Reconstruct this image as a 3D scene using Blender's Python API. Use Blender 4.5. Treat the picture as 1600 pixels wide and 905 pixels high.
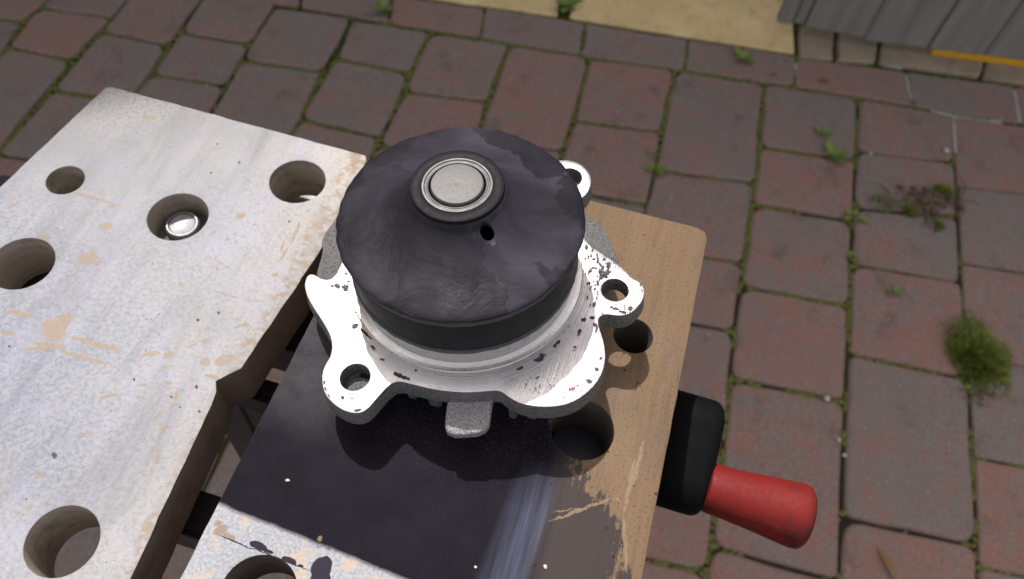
import bpy, bmesh, math, random
from mathutils import Vector, Matrix, noise
random.seed(11)
for o in list(bpy.data.objects): bpy.data.objects.remove(o)
SC = bpy.context.scene
COL = SC.collection

# ---------------------------------------------------------------- camera
cam = bpy.data.objects.new('camera', bpy.data.cameras.new('camera'))
COL.objects.link(cam)
cam.data.sensor_width = 36.0
cam.data.lens = 28.0
cam.data.clip_start = 0.005
cam.data.clip_end = 200
cam.matrix_world = Matrix(((0.9579, -0.2714, 0.0940, 0.0),
                           (0.2785, 0.7978, -0.5347, 0.0),
                           (0.0702, 0.5384, 0.8398, 0.25),
                           (0, 0, 0, 1)))
cam.data.dof.use_dof = True
cam.data.dof.focus_distance = 0.245
cam.data.dof.aperture_fstop = 18
SC.camera = cam

# ---------------------------------------------------------------- light
SUN_AZ, SUN_EL = math.radians(-40), math.radians(60)      # azimuth measured from +Y towards +X
world = bpy.data.worlds.new('World'); SC.world = world; world.use_nodes = True
wn = world.node_tree; wn.nodes.clear()
sky = wn.nodes.new('ShaderNodeTexSky'); sky.sky_type = 'NISHITA'; sky.sun_disc = False
sky.sun_elevation = SUN_EL; sky.sun_rotation = SUN_AZ
sky.air_density = 1.0; sky.dust_density = 6.0; sky.ozone_density = 0.6
bg = wn.nodes.new('ShaderNodeBackground'); bg.inputs[1].default_value = 0.125
wo = wn.nodes.new('ShaderNodeOutputWorld')
cl = wn.nodes.new('ShaderNodeMix'); cl.data_type = 'RGBA'; cl.inputs[0].default_value = .40      # warm white tint mixed evenly into the sky to soften its blue
cl.inputs[7].default_value = (7.8, 7.2, 6.4, 1)
wn.links.new(sky.outputs[0], cl.inputs[6]); wn.links.new(cl.outputs[2], bg.inputs[0]); wn.links.new(bg.outputs[0], wo.inputs[0])
sun = bpy.data.objects.new('sun', bpy.data.lights.new('sun', 'SUN')); COL.objects.link(sun)
sun.data.energy = 3.6; sun.data.angle = math.radians(0.5); sun.data.color = (1.0, 0.955, 0.90)
sd = Vector((math.sin(SUN_AZ)*math.cos(SUN_EL), math.cos(SUN_AZ)*math.cos(SUN_EL), math.sin(SUN_EL)))
sun.rotation_euler = sd.to_track_quat('Z', 'Y').to_euler(); sun.location = sd*8
SC.view_settings.view_transform = 'Standard'; SC.view_settings.look = 'None'
SC.view_settings.exposure = 0.48; SC.view_settings.gamma = 1.0
SC.render.engine = 'CYCLES'
SC.render.resolution_x = 1024; SC.render.resolution_y = 579

# ---------------------------------------------------------------- measured outlines (metres; casting outlines in mm)
PAVERS = [[[-1.2857,.9518],[-1.0952,.9876],[-1.1053,.9032],[-1.2929,.8469]],[[-1.2929,.8469],[-1.1053,.9032],[-1.0824,.7827],[-1.2978,.7349]],[[-1.2978,.7349],[-1.0824,.7827],[-1.0855,.6459],[-1.3046,.5804]],[[-1.0794,1.1286],[-.9724,1.1437],[-.9666,.9665],[-1.1003,.9429]],[[-1.1003,.9429],[-.9666,.9665],[-.9709,.8438],[-1.0883,.8356]],[[-1.0883,.8356],[-.9709,.8438],[-.9598,.6239],
[-1.0863,.6306]],[[-1.0863,.6306],[-.9598,.6239],[-.9706,.5049],[-1.0931,.5011]],[[-.9719,1.0932],[-.8461,1.1022],[-.8399,.936],[-.9633,.925]],[[-.9633,.925],[-.8399,.936],[-.8284,.7923],[-.9607,.7705]],[[-.9607,.7705],[-.8284,.7923],[-.8291,.6339],[-.9603,.618]],[[-.9603,.618],[-.8291,.6339],[-.8346,.5141],[-.9718,.4915]],[[-.8461,1.1022],[-.713,1.1123],[-.7063,.989],[-.8374,.9735]],
[[-.8374,.9735],[-.7063,.989],[-.7,.8796],[-.8291,.8597]],[[-.8291,.8597],[-.7,.8796],[-.6875,.7583],[-.827,.7409]],[[-.827,.7409],[-.6875,.7583],[-.6758,.6156],[-.8309,.5944]],[[-.7126,1.0985],[-.5674,1.1218],[-.5597,.9682],[-.7039,.9469]],[[-.7039,.9469],[-.5597,.9682],[-.5456,.8055],[-.6909,.7956]],[[-.6909,.7956],[-.5456,.8055],[-.533,.6866],[-.6804,.676]],[[-.6804,.676],[-.533,.6866],
[-.5235,.5971],[-.6734,.5834]],[[-.5672,1.12],[-.4179,1.1373],[-.4134,1.0198],[-.5514,1.0084]],[[-.5514,1.0084],[-.4134,1.0198],[-.4065,.8577],[-.5497,.8507]],[[-.5497,.8507],[-.4065,.8577],[-.4005,.7129],[-.5344,.7]],[[-.4178,1.1354],[-.2682,1.1587],[-.2628,.999],[-.407,.974]],[[-.407,.974],[-.2628,.999],[-.2514,.8517],[-.4061,.841]],[[-.4061,.841],[-.2514,.8517],[-.2446,.7406],[-.4008,.7197]],
[[-.2681,1.1569],[-.1179,1.175],[-.1082,.9321],[-.255,.9098]],[[-.255,.9098],[-.1082,.9321],[-.1025,.7906],[-.2466,.7743]],[[-.1178,1.1732],[.0411,1.2039],[.044,1.0348],[-.1067,1.0088]],[[-.1067,1.0088],[.044,1.0348],[.0526,.8646],[-.1049,.8486]],[[-.1049,.8486],[.0526,.8646],[.0489,.7191],[-.0988,.7061]],[[-.0988,.7061],[.0489,.7191],[.0521,.5856],[-.0932,.5761]],[[-.0932,.5761],[.0521,.5856],
[.0563,.4673],[-.0883,.4601]],[[-.0883,.4601],[.0563,.4673],[.06,.3526],[-.0834,.3471]],[[-.0834,.3471],[.06,.3526],[.0652,.2354],[-.0784,.2302]],[[.0411,1.2039],[.206,1.226],[.2189,.9756],[.0503,.9437]],[[.0503,.9437],[.2189,.9756],[.219,.8015],[.0497,.7768]],[[.0497,.7768],[.219,.8015],[.2217,.6736],[.0503,.6531]],[[.0503,.6531],[.2217,.6736],[.2285,.533],[.0544,.5222]],[[.0544,.5222],
[.2285,.533],[.2321,.422],[.0584,.4032]],[[.0584,.4032],[.2321,.422],[.2338,.3147],[.0624,.2982]],[[.0624,.2982],[.2338,.3147],[.2341,.2269],[.0662,.2129]],[[.206,1.226],[.3795,1.2516],[.3825,1.0861],[.2147,1.0601]],[[.2147,1.0601],[.3825,1.0861],[.3838,.9473],[.2189,.9275]],[[.2189,.9275],[.3838,.9473],[.3878,.7767],[.22,.7577]],[[.22,.7577],[.3878,.7767],[.3907,.6093],[.2262,.5943]],
[[.2262,.5943],[.3907,.6093],[.3964,.3544],[.2342,.35]],[[.2342,.35],[.3964,.3544],[.3972,.2616],[.234,.2453]],[[.3796,1.2498],[.5545,1.269],[.555,1.1435],[.3821,1.1096]],[[.3821,1.1096],[.555,1.1435],[.5564,1.0192],[.3838,.9757]],[[.3838,.9757],[.5564,1.0192],[.5588,.877],[.3858,.8576]],[[.3858,.8576],[.5588,.877],[.5665,.7041],[.3901,.69]],[[.3901,.69],[.5665,.7041],[.5692,.4525],[.3966,.4383]],
[[.3966,.4383],[.5692,.4525],[.5688,.306],[.3969,.2947]],[[.5545,1.2656],[.7375,1.2933],[.7359,1.119],[.5553,1.0865]],[[.5553,1.0865],[.7359,1.119],[.732,.9399],[.5582,.9182]],[[.5582,.9182],[.732,.9399],[.7275,.7614],[.5637,.7409]],[[.5637,.7409],[.7275,.7614],[.7233,.5924],[.5689,.5795]],[[.5689,.5795],[.7233,.5924],[.7168,.4392],[.5692,.4265]],[[.5692,.4265],[.7168,.4392],[.7119,.3345],
[.5689,.3281]],[[.7375,1.2916],[.9138,1.3154],[.9142,1.1115],[.7353,1.0922]],[[.7353,1.0922],[.9142,1.1115],[.9085,.9181],[.731,.9014]],[[.731,.9014],[.9085,.9181],[.8958,.7183],[.7261,.7049]],[[.7261,.7049],[.8958,.7183],[.8812,.5271],[.7203,.5204]],[[.7203,.5204],[.8812,.5271],[.8662,.3807],[.714,.3795]]]
BORDER = [[[-.8814,1.1517],[-.6879,1.1783],[-.6673,1.1123],[-.8622,1.0853]],[[-.6879,1.1783],[-.5209,1.21],[-.4975,1.1318],[-.6673,1.1123]],[[-.5209,1.21],[-.342,1.2419],[-.3247,1.1541],[-.4975,1.1318]],[[-.342,1.2419],[-.148,1.2696],[-.1352,1.174],[-.3247,1.1541]],[[-.148,1.2696],[.0493,1.295],[.058,1.2048],[-.1352,1.174]],[[.0493,1.295],[.2551,1.3206],[.2602,1.2356],[.058,1.2048]],
[[.2551,1.3206],[.4641,1.3544],[.4784,1.2618],[.2602,1.2356]],[[.4641,1.3544],[.6706,1.3928],[.6783,1.2864],[.4784,1.2618]],[[.6706,1.3928],[.8643,1.4213],[.8733,1.3099],[.6783,1.2864]]]
SLABS = [[[-.8478,1.7136],[-.6402,1.753],[-.5376,1.2126],[-.7452,1.1732]],[[-.6193,1.7566],[-.2875,1.8095],[-.2009,1.2664],[-.5327,1.2135]],[[-.2531,1.8149],[.184,1.8715],[.2546,1.3261],[-.1825,1.2695]]]
PLINTH = [[[.2531,1.4145],[.3246,1.4279],[.3267,1.3345],[.2602,1.3187]],[[.3296,1.4298],[.4088,1.4421],[.4067,1.3553],[.3316,1.3344]],[[.414,1.4361],[.6194,1.471],[.6041,1.3883],[.4115,1.3571]],[[.6257,1.4734],[.8446,1.5095],[.8165,1.4197],[.6089,1.3883]]]
GATE_EDGES = [[.2083,1.4155],[.2641,1.4207],[.384,1.4306],[.5117,1.4536],[.6207,1.4735],[.7448,1.4951]]
GATE_Z03 = [[.202,1.373],[.2561,1.3781],[.3724,1.3877],[.4964,1.41],[.6021,1.4293],[.7224,1.4502]]
P_moss = [[.5722,.7414]]
P_weed1 = [[.3372,1.0792]]
P_weed2 = [[.0491,.9403]]
P_weed3 = [[.1583,1.2706]]
P_weed4 = [[-.517,1.1592]]
P_root = [[.4849,1.0258]]
P_leaf = [[.4536,.3907]]
P_peb = [[.5369,1.164],[.3628,.6033],[.4062,1.1104],[.3835,.5454],[.3926,.525]]
P_leaf2 = [[.3105,1.267],[.219,1.2509],[.4771,1.2684]]
P_wl = [[-.192,1.2922]]
HOLES = [[-.1238,.18095],[-.15887,.14984],[-.20773,.1517],[-.20023,.11266],[-.13095,.02993],[.01947,.15467],[.01029,.11315],[-.06915,.03358]]
FLANGE = [[-43.62,-3.42],[-43.06,-8.74],[-43.26,-14.99],[-46.12,-16.62],[-51.18,-14.95],[-52.75,-16.79],[-51.15,-21.87],[-45.51,-27.57],[-39.1,-32.58],[-33.88,-37.74],[-31.88,-42.89],[-32.47,-47.66],[-31.57,-51.7],[-28.68,-56.26],[-25.04,-58.67],[-20.47,-60.32],[-15.68,-60.08],[-13.39,-57.87],[-11.99,-53.4],[-10.03,-48.0],[-7.6,-45.91],[-2.85,-45.98],[5.18,-45.81],[14.13,-44.21],[21.04,-41.58],
[24.25,-40.45],[27.68,-42.23],[32.53,-43.36],[39.97,-42.16],[46.66,-38.93],[51.31,-32.83],[53.68,-26.1],[53.16,-19.05],[50.84,-13.28],[48.42,-9.15],[47.71,-6.01],[49.62,-3.92],[54.31,-3.65],[57.97,-1.59],[60.51,4.12],[60.61,8.16],[58.61,11.68],[55.16,12.38],[51.03,16.25],[42.44,20.43],[37.87,22.36],[33.31,27.93],[30.27,34.71],[29.99,41.84],[32.3,46.32],[32.1,52.46],[29.33,57.02],[24.38,60.07],
[18.06,59.36]]
FH = [[50.65,6.47],[-21.38,-48.37],[23.83,51.18]]
LOWR = [[28.82,41.77],[37.9,39.2],[43.44,33.6],[50.54,21.0]]
LOWL = [[-55.98,15.51],[-57.98,7.72],[-57.53,3.23],[-55.06,-.62],[-53.8,-7.96],[-53.18,-11.55],[-47.24,-16.71],[-40.96,-12.15]]
TAB = [[7.09,-44.94],[21.31,-40.47],[23.45,-48.85],[21.14,-52.86],[13.42,-55.48],[10.29,-53.69]]
DHOLE = [[12.76,-9.81]]
SPOT_LEFT = [[[-.13819,.08373],[-.13801,.08326],[-.13834,.08313],[-.13876,.08332],[-.13923,.08382],[-.13884,.08405],[-.13856,.08415]],[[-.14899,.1823],[-.14893,.18162],[-.14952,.18158],[-.14988,.18203],[-.14992,.18247],[-.14965,.18273]],[[-.16181,.18834],[-.16168,.18778],[-.16221,.18786],[-.1626,.18793],[-.16248,.18845],[-.16229,.18876]],[[-.1571,.1737],[-.15707,.17323],[-.15739,.17296],
[-.1578,.17346],[-.15771,.17384],[-.1574,.17403]],[[-.11793,.16155],[-.11805,.16105],[-.11845,.16067],[-.11873,.1612],[-.11867,.16175],[-.11832,.16199]],[[-.11926,.07945],[-.11915,.07908],[-.11952,.07888],[-.11978,.07926],[-.11977,.07945],[-.11952,.07952]],[[-.11229,.08001],[-.11229,.07963],[-.11259,.07941],[-.11311,.07951],[-.11324,.0799],[-.11313,.08028],[-.11259,.08018]],[[-.18369,.08198],
[-.18355,.08149],[-.18399,.08152],[-.1845,.08167],[-.18446,.08217],[-.18415,.08227]],[[-.12354,.08187],[-.12336,.08173],[-.12355,.08155],[-.12383,.08151],[-.1242,.08134],[-.12427,.08157],[-.12433,.08174],[-.12442,.08188],[-.12413,.08208],[-.1239,.08223],[-.12365,.08205]],[[-.11727,.08756],[-.11748,.08727],[-.11744,.08694],[-.11752,.08667],[-.11798,.08706],[-.11839,.08701],[-.11839,.08744],
[-.11845,.08783],[-.11835,.08823],[-.11797,.08817],[-.11767,.08802]],[[-.14735,.05268],[-.14733,.05242],[-.14688,.0521],[-.14741,.05207],[-.14726,.05168],[-.14748,.05167],[-.14764,.05162],[-.14792,.05167],[-.14815,.05173],[-.14835,.05193],[-.14849,.05209],[-.14882,.05218],[-.14899,.05247],[-.14891,.05269],[-.1493,.05313],[-.14891,.05312],[-.1488,.05339],[-.14878,.05373],[-.14829,.05316],
[-.1481,.05329],[-.14781,.05302],[-.14745,.05306]],[[-.12408,.11609],[-.12401,.11585],[-.12409,.11567],[-.12422,.11532],[-.12455,.11554],[-.12492,.11561],[-.12488,.11588],[-.12496,.11618],[-.12479,.11643],[-.12446,.1166],[-.12418,.11628]],[[-.1296,.11117],[-.12924,.11091],[-.12953,.11068],[-.12981,.11035],[-.13012,.11064],[-.13038,.1107],[-.13047,.11096],[-.13041,.11119],[-.13028,.1115],
[-.12998,.1115],[-.12961,.11146]]]
SCRAPE_R = [(-.0881,.0467,.00235,.00143,.68),(-.0849,.0457,.00206,.00089,-.186),(-.09,.0482,.00115,.00078,.3),(-.0585,.0531,.00112,.0006,-1.517),(-.0581,.0506,.00077,.00039,.289),(0.0167,.0864,.01115,.00051,.658),(0.0136,.0853,.00619,.00021,.441),(0.0101,.0816,.00102,.00052,.3),(0.0268,.0932,.00063,.00052,.307),(0.032,.08,.0086,.00062,-1.298),(0.0296,.0986,.00961,.00072,-1.568),(0.0309,.1068,.00854,.00063,-1.587)]
SCRAPE_L = [(-.1739,.0922,.00457,.00544,1.021),(-.173,.0965,.00322,.00282,.326),(-.1721,.0862,.00648,.00121,.221),(-.1585,.0916,.01078,.00104,.032),(-.1584,.0858,.00952,.00091,.03),(-.1741,.0844,.00646,.00089,.471),(-.1886,.094,.00574,.0012,.089),(-.1877,.0862,.0029,.00082,.128),(-.1923,.1472,.01125,.00057,-.016),(-.1842,.1459,.00199,.00073,.121),(-.1385,.0939,.00331,.00114,.488),(-.1328,.0953,.00203,.0013,.862),(-.1386,.0941,.00127,.00075,.319),(-.1433,.0759,.00337,.00072,.481),(-.1351,.0825,.00141,.00061,.521),(-.1277,.086,.00197,.00069,.128),(-.1236,.1041,.00168,.00132,.756),(-.1195,.0971,.002,.00189,.126),(-.114,.0994,.00353,.00218,.783),(-.1148,.0927,.00287,.00081,.091),(-.1226,.0827,.00177,.00077,-1.389),(-.1222,.0787,.0016,.00059,1.279),(-.1246,.0748,.002,.0007,1.379),(-.1206,.0704,.00165,.00097,-1.48),(-.11,.0697,.00101,.0011,.312),(-.1172,.0612,.00192,.00079,-1.135),(-.1435,.0612,.0009,.0006,.958),(-.1258,.1238,.00735,.00032,.004),(-.1149,.1245,.00428,.00027,.214),(-.1133,.1144,.00133,.00091,.329),(-.1128,.137,.00139,.00099,.331),(-.1427,.1226,.00101,.00097,.322),(-.1152,.1132,.00193,.00054,.752),(-.1336,.1328,.00069,.00057,.326),(-.1794,.1216,.00368,.00296,.565),(-.1752,.121,.00176,.00126,-1.468),(-.1812,.1368,.00279,.00211,.337),(-.1986,.1251,.00137,.00176,.336),(-.1905,.1119,.00172,.001,1.699),(-.1157,.1498,.00328,.00049,-1.362),(-.1138,.1576,.00618,.00064,-1.46),(-.1138,.1463,.00452,.00065,-1.67),(-.1368,.1576,.00213,.00141,.686),(-.1365,.1461,.00094,.00089,.335),(-.1331,.146,.00113,.00061,-1.393),(-.1301,.156,.00096,.00047,.328),(-.1942,.1922,.00267,.0014,.161),(-.1341,.1356,.00614,.00025,-.252),(-.1067,.199,.00432,.00187,-1.45),(-.2184,.1348,.00335,.00064,1.11),(-.2155,.1277,.00477,.00044,1.453),(-.1494,.0459,.00068,.00042,.312),(-.1488,.045,.00123,.00045,.722),(-.1269,.1012,.00186,.00052,.709),(-.1376,.0902,.00368,.0002,.899),(-.1296,.092,.00398,.0002,.545)]
SHADOW_SCRATCH_R = [(-.0752,.0457,.00302,.00116,-.11),(-.0716,.045,.00157,.00055,.045),(-.0646,.0444,.00258,.0009,-.066),(-.0607,.044,.00097,.00045,.052),(-.0648,.0416,.00196,.00107,-.031),(-.0819,.0447,.00612,.0002,-.092),(-.0673,.044,.00993,.0002,-.052),(-.0545,.0448,.00372,.00302,-1.159),(-.0528,.0405,.00543,.00336,-1.16),(-.0538,.047,.00214,.00165,-.828)]
CRUMBS = [[[.01029,.06591],[.0107,.06506],[.01014,.06471],[.00959,.06532],[.0092,.06585],[.00981,.06613]],[[-.01002,.05936],[-.01007,.059],[-.01079,.05879],[-.01099,.05905],[-.01102,.05938],[-.01,.05963]],[[-.07482,.0672],[-.07472,.06666],[-.07534,.06643],[-.07569,.06662],[-.07625,.06708],[-.07592,.06764],[-.07536,.06747]],[[-.00172,.08491],[-.00173,.08421],[-.00203,.08397],[-.00253,.08457],
[-.00247,.08546],[-.00203,.08537]],[[-.05106,.08955],[-.05143,.08908],[-.05183,.08908],[-.05228,.0892],[-.05201,.08947],[-.05157,.08973]],[[-.04296,.09077],[-.04295,.09034],[-.04328,.09033],[-.04373,.09047],[-.04351,.09082],[-.04326,.09098]]]
MARKS = [[(-36.8,-17.32),(-36.65,-17.61),(-36.99,-17.72),(-36.42,-18.28),(-36.42,-18.75),(-37.2,-18.22),(-37.28,-18.57),(-37.48,-18.48),(-37.79,-19.08),(-37.98,-18.45),(-38.42,-18.64),(-38.3,-17.94),(-39.13,-17.98),(-38.5,-17.49),(-39.27,-16.97),(-38.69,-16.91),(-38.68,-16.53),(-38.94,-15.67),(-38.04,-16.6),(-37.89,-16.53),(-37.61,-15.63),(-37.25,-16.36),(-36.96,-16.56),(-36.47,-16.7)],
[[-39.65,-17.29],[-39.54,-17.7],[-39.99,-17.87],[-39.63,-18.31],[-39.93,-18.42],[-40.03,-18.73],[-40.43,-18.5],[-40.71,-18.3],[-40.89,-18.46],[-41.06,-18.13],[-41.53,-18.2],[-41.83,-17.85],[-41.37,-17.54],[-41.62,-17.29],[-41.78,-16.94],[-41.61,-16.66],[-41.15,-16.8],[-41.01,-16.63],[-40.75,-16.94],[-40.53,-16.87],[-40.15,-16.7],[-40.05,-17.14]],[[-41.8,-17.84],[-42.0,-18.15],[-41.9,-18.58],
[-42.24,-18.58],[-42.63,-18.52],[-42.73,-18.29],[-43.12,-18.13],[-42.78,-17.83],[-42.62,-17.7],[-42.35,-17.61],[-42.05,-17.68]],[(-37.12,-14.64),(-37.31,-14.88),(-37.33,-15.03),(-37.58,-15.33),(-37.92,-15.29),(-38.05,-15.01),(-38.33,-14.87),(-38.11,-14.64),(-37.81,-14.56),(-37.58,-14.42),(-37.24,-14.46)],[[-39.23,-11.89],[-39.34,-12.16],[-39.23,-12.6],[-39.62,-12.54],[-39.91,-12.52],
[-40.11,-12.3],[-40.26,-12.01],[-40.32,-11.77],[-40.04,-11.65],[-39.7,-11.42],[-39.53,-11.78]],[[-39.65,-9.82],[-39.44,-10.1],[-39.6,-10.37],[-39.76,-10.41],[-40.0,-10.29],[-40.32,-10.11],[-40.36,-9.78],[-40.56,-9.32],[-40.4,-9.07],[-40.05,-9.13],[-39.7,-9.47]],[[-39.3,-7.74],[-39.12,-8.04],[-39.4,-8.08],[-39.43,-8.31],[-39.65,-8.1],[-39.85,-7.96],[-39.96,-7.69],[-39.98,-7.5],[-39.92,-7.14],
[-39.66,-7.37],[-39.49,-7.49]],[(-27.88,-30.58),(-26.82,-30.33),(-27.59,-30.81),(-27.87,-30.95),(-27.54,-31.33),(-27.91,-31.43),(-28.05,-31.84),(-28.42,-31.34),(-28.86,-32.08),(-28.75,-31.32),(-28.95,-31.3),(-29.71,-31.55),(-29.41,-31.17),(-29.87,-30.92),(-28.92,-30.75),(-29.21,-30.4),(-29.27,-30.0),(-28.84,-29.76),(-28.39,-30.38),(-27.99,-29.89),(-27.53,-29.77),(-27.35,-29.96)],[[-21.52,-33.97],
[-22.07,-33.9],[-22.07,-34.1],[-23.28,-33.43],[-23.42,-33.66],[-24.14,-33.21],[-24.71,-32.82],[-25.21,-32.6],[-26.06,-32.14],[-26.37,-31.85],[-26.72,-31.46],[-25.76,-31.8],[-26.56,-31.15],[-26.34,-31.12],[-25.68,-31.33],[-25.16,-31.49],[-24.46,-31.91],[-23.81,-32.1],[-23.37,-32.57],[-23.11,-32.77],[-22.6,-33.14],[-21.76,-33.62]],
[(-21.39,-34.1),(-21.38,-34.27),(-21.66,-34.23),(-22.05,-33.98),(-22.31,-33.73),(-22.4,-33.49),(-22.35,-33.38),(-22.19,-33.32),(-21.8,-33.55),(-21.35,-33.85),(-21.27,-34.06)],[[-30.39,-25.92],[-30.39,-26.24],[-30.18,-26.78],[-30.36,-26.72],[-30.51,-26.77],[-30.68,-26.3],[-30.92,-25.91],[-30.95,-25.61],[-30.84,-25.57],[-30.75,-25.58],[-30.59,-25.8]],[[-4.33,-44.6],[-4.5,-44.74],[-3.69,-45.12],
[-5.56,-44.8],[-5.65,-44.93],[-6.0,-45.11],[-6.8,-44.93],[-7.46,-44.78],[-8.28,-45.0],[-8.59,-44.6],[-9.62,-44.53],[-9.29,-44.31],[-9.57,-44.13],[-10.16,-43.97],[-9.48,-43.93],[-9.37,-43.8],[-8.62,-43.88],[-9.6,-43.48],[-9.92,-43.11],[-8.27,-43.6],[-8.37,-43.16],[-7.32,-43.54],[-7.12,-43.91],[-5.93,-43.7],[-5.96,-43.97],[-5.54,-44.09],[-4.65,-44.26],[-5.15,-44.38]],[[-4.26,-44.23],[-4.56,-44.57],
[-4.64,-44.85],[-5.05,-44.83],[-5.44,-44.85],[-5.59,-44.76],[-5.83,-44.56],[-5.68,-44.39],[-5.37,-44.12],[-4.96,-43.91],[-4.61,-44.16]],[[-14.65,-40.23],[-14.51,-40.41],[-14.91,-40.57],[-15.58,-40.52],[-15.96,-40.46],[-16.07,-40.29],[-16.27,-40.14],[-16.33,-39.93],[-15.59,-39.9],[-15.12,-39.87],[-14.47,-40.0]],[[-3.25,-40.93],[-3.09,-41.09],[-3.39,-41.17],[-3.5,-41.34],[-3.8,-41.42],
[-3.89,-41.21],[-4.04,-41.0],[-3.96,-40.79],[-3.79,-40.58],[-3.51,-40.64],[-3.33,-40.72]],[[-29.72,-52.79],[-29.52,-53.26],[-29.62,-53.4],[-29.69,-53.62],[-29.87,-53.51],[-30.16,-53.26],[-30.38,-52.65],[-30.37,-52.32],[-30.31,-52.17],[-30.07,-52.33],[-29.92,-52.23]],[[-28.51,-54.71],[-28.15,-55.06],[-28.12,-55.31],[-28.16,-55.47],[-28.3,-55.53],[-28.66,-55.18],[-29.19,-54.75],[-29.26,-54.46],
[-29.07,-54.43],[-29.24,-53.92],[-28.83,-54.3]],[[-26.64,-56.52],[-26.37,-56.73],[-26.0,-57.14],[-26.12,-57.32],[-26.36,-57.26],[-26.79,-56.95],[-27.09,-56.74],[-27.32,-56.42],[-27.28,-56.23],[-27.11,-56.22],[-26.92,-56.2]],[[-14.96,-58.3],[-15.16,-58.6],[-15.47,-58.92],[-15.97,-59.37],[-16.58,-59.55],[-16.57,-59.24],[-17.33,-59.39],[-17.12,-58.91],[-16.36,-58.57],[-15.66,-58.12],[-15.25,-58.19]],
[[-21.81,-55.91],[-21.42,-56.54],[-21.86,-56.57],[-22.06,-56.88],[-22.41,-56.73],[-22.76,-56.59],[-23.11,-56.05],[-22.86,-55.65],[-22.66,-55.46],[-22.31,-55.49],[-22.1,-55.63]],[[-19.12,-55.37],[-19.02,-55.58],[-19.23,-55.75],[-19.44,-55.94],[-19.66,-55.88],[-19.76,-55.65],[-19.77,-55.51],[-19.93,-55.29],[-19.69,-55.18],[-19.44,-55.21],[-19.28,-55.26]],
[(48.11,-8.99),(47.92,-9.22),(48.3,-9.55),(48.01,-9.78),(47.73,-9.75),(47.57,-9.71),(47.46,-9.86),(47.2,-10.07),(47.15,-9.74),(47.05,-9.61),(46.82,-9.59),(46.8,-9.37),(46.82,-9.14),(46.52,-8.88),(46.68,-8.65),(46.81,-8.42),(47.09,-8.53),(47.31,-8.45),(47.46,-8.51),(47.64,-8.45),(47.69,-8.77),(47.95,-8.79)],[[46.69,-6.53],[46.4,-6.92],[46.29,-7.21],[45.69,-7.34],[45.32,-7.27],[44.93,-7.17],
[45.05,-6.86],[44.9,-6.6],[45.48,-6.27],[46.06,-6.18],[46.5,-6.24]],[[48.53,-10.76],[48.43,-11.16],[48.38,-11.69],[48.19,-12.08],[47.89,-11.66],[47.89,-10.98],[47.71,-10.38],[47.85,-9.91],[48.0,-9.53],[48.25,-9.71],[48.54,-9.98]],[(49.09,-4.1),(49.07,-4.25),(48.99,-4.45),(48.82,-4.47),(48.65,-4.49),(48.63,-4.27),(48.45,-4.21),(48.57,-4.01),(48.72,-3.98),(48.89,-3.84),(48.95,-4.04)],
[[34.11,-24.65],[35.01,-24.01],[34.61,-24.74],[34.2,-25.19],[34.41,-25.37],[34.25,-25.72],[34.31,-26.39],[33.97,-26.75],[33.54,-26.5],[33.3,-26.44],[32.75,-27.71],[32.74,-26.92],[32.09,-27.4],[32.03,-27.07],[31.86,-26.81],[32.42,-26.05],[32.81,-25.68],[32.89,-25.4],[32.56,-24.62],[33.0,-24.39],[33.43,-24.16],[33.76,-24.12],[33.89,-24.48],[34.33,-23.99]],[[32.84,-26.91],[32.95,-27.14],
[32.62,-27.32],[32.13,-27.52],[31.68,-27.63],[31.31,-27.45],[31.34,-27.22],[31.4,-26.98],[32.08,-26.87],[32.48,-26.73],[32.93,-26.62]],[[28.75,-30.61],[28.86,-30.83],[28.68,-31.4],[27.99,-32.12],[27.53,-32.22],[27.24,-32.17],[26.93,-32.21],[27.06,-31.77],[27.53,-31.3],[27.95,-30.85],[28.61,-30.33]],[[37.78,-17.91],[37.9,-18.25],[37.92,-18.75],[37.7,-19.32],[37.08,-19.76],[36.7,-20.07],
[36.19,-20.09],[36.53,-19.36],[36.8,-18.58],[37.15,-17.98],[37.44,-18.06]],[[37.09,-20.4],[37.12,-20.63],[36.99,-20.97],[36.72,-21.0],[36.42,-20.96],[36.17,-20.73],[35.98,-20.51],[36.1,-20.14],[36.46,-20.11],[36.74,-20.02],[36.85,-20.2]],[(38.34,-14.81),(38.32,-14.98),(38.2,-15.0),(38.14,-15.03),(38.06,-15.07),(38.06,-14.84),(38.03,-14.63),(38.1,-14.36),(38.2,-14.3),(38.24,-14.46),(38.36,-14.56)],
[(39.36,-11.94),(39.31,-12.11),(39.37,-12.39),(39.27,-12.44),(39.14,-12.34),(39.05,-12.2),(39.03,-11.98),(39.04,-11.81),(39.07,-11.58),(39.19,-11.67),(39.25,-11.84)],[[52.24,-25.32],[52.03,-25.59],[51.62,-25.63],[51.12,-25.62],[50.86,-25.27],[50.83,-25.01],[50.86,-24.75],[51.07,-24.71],[51.44,-24.49],[51.9,-24.69],[52.17,-24.99]],[[50.79,-30.23],[50.7,-30.54],[50.06,-30.64],[49.5,-30.25],
[49.19,-29.92],[49.18,-29.49],[49.76,-29.34],[50.31,-29.22],[51.01,-29.64]],[[52.19,-20.54],[52.41,-20.56],[52.32,-20.88],[52.07,-21.21],[51.84,-21.38],[51.61,-21.36],[51.45,-21.16],[51.56,-20.95],[51.56,-20.63],[51.88,-20.48],[52.07,-20.43]],[[43.97,-8.08],[43.95,-8.53],[43.83,-8.88],[43.34,-8.82],[42.78,-9.14],[42.66,-8.66],[42.38,-8.33],[42.57,-7.9],[43.07,-7.82],[43.45,-7.35],[43.92,-7.57]],
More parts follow.
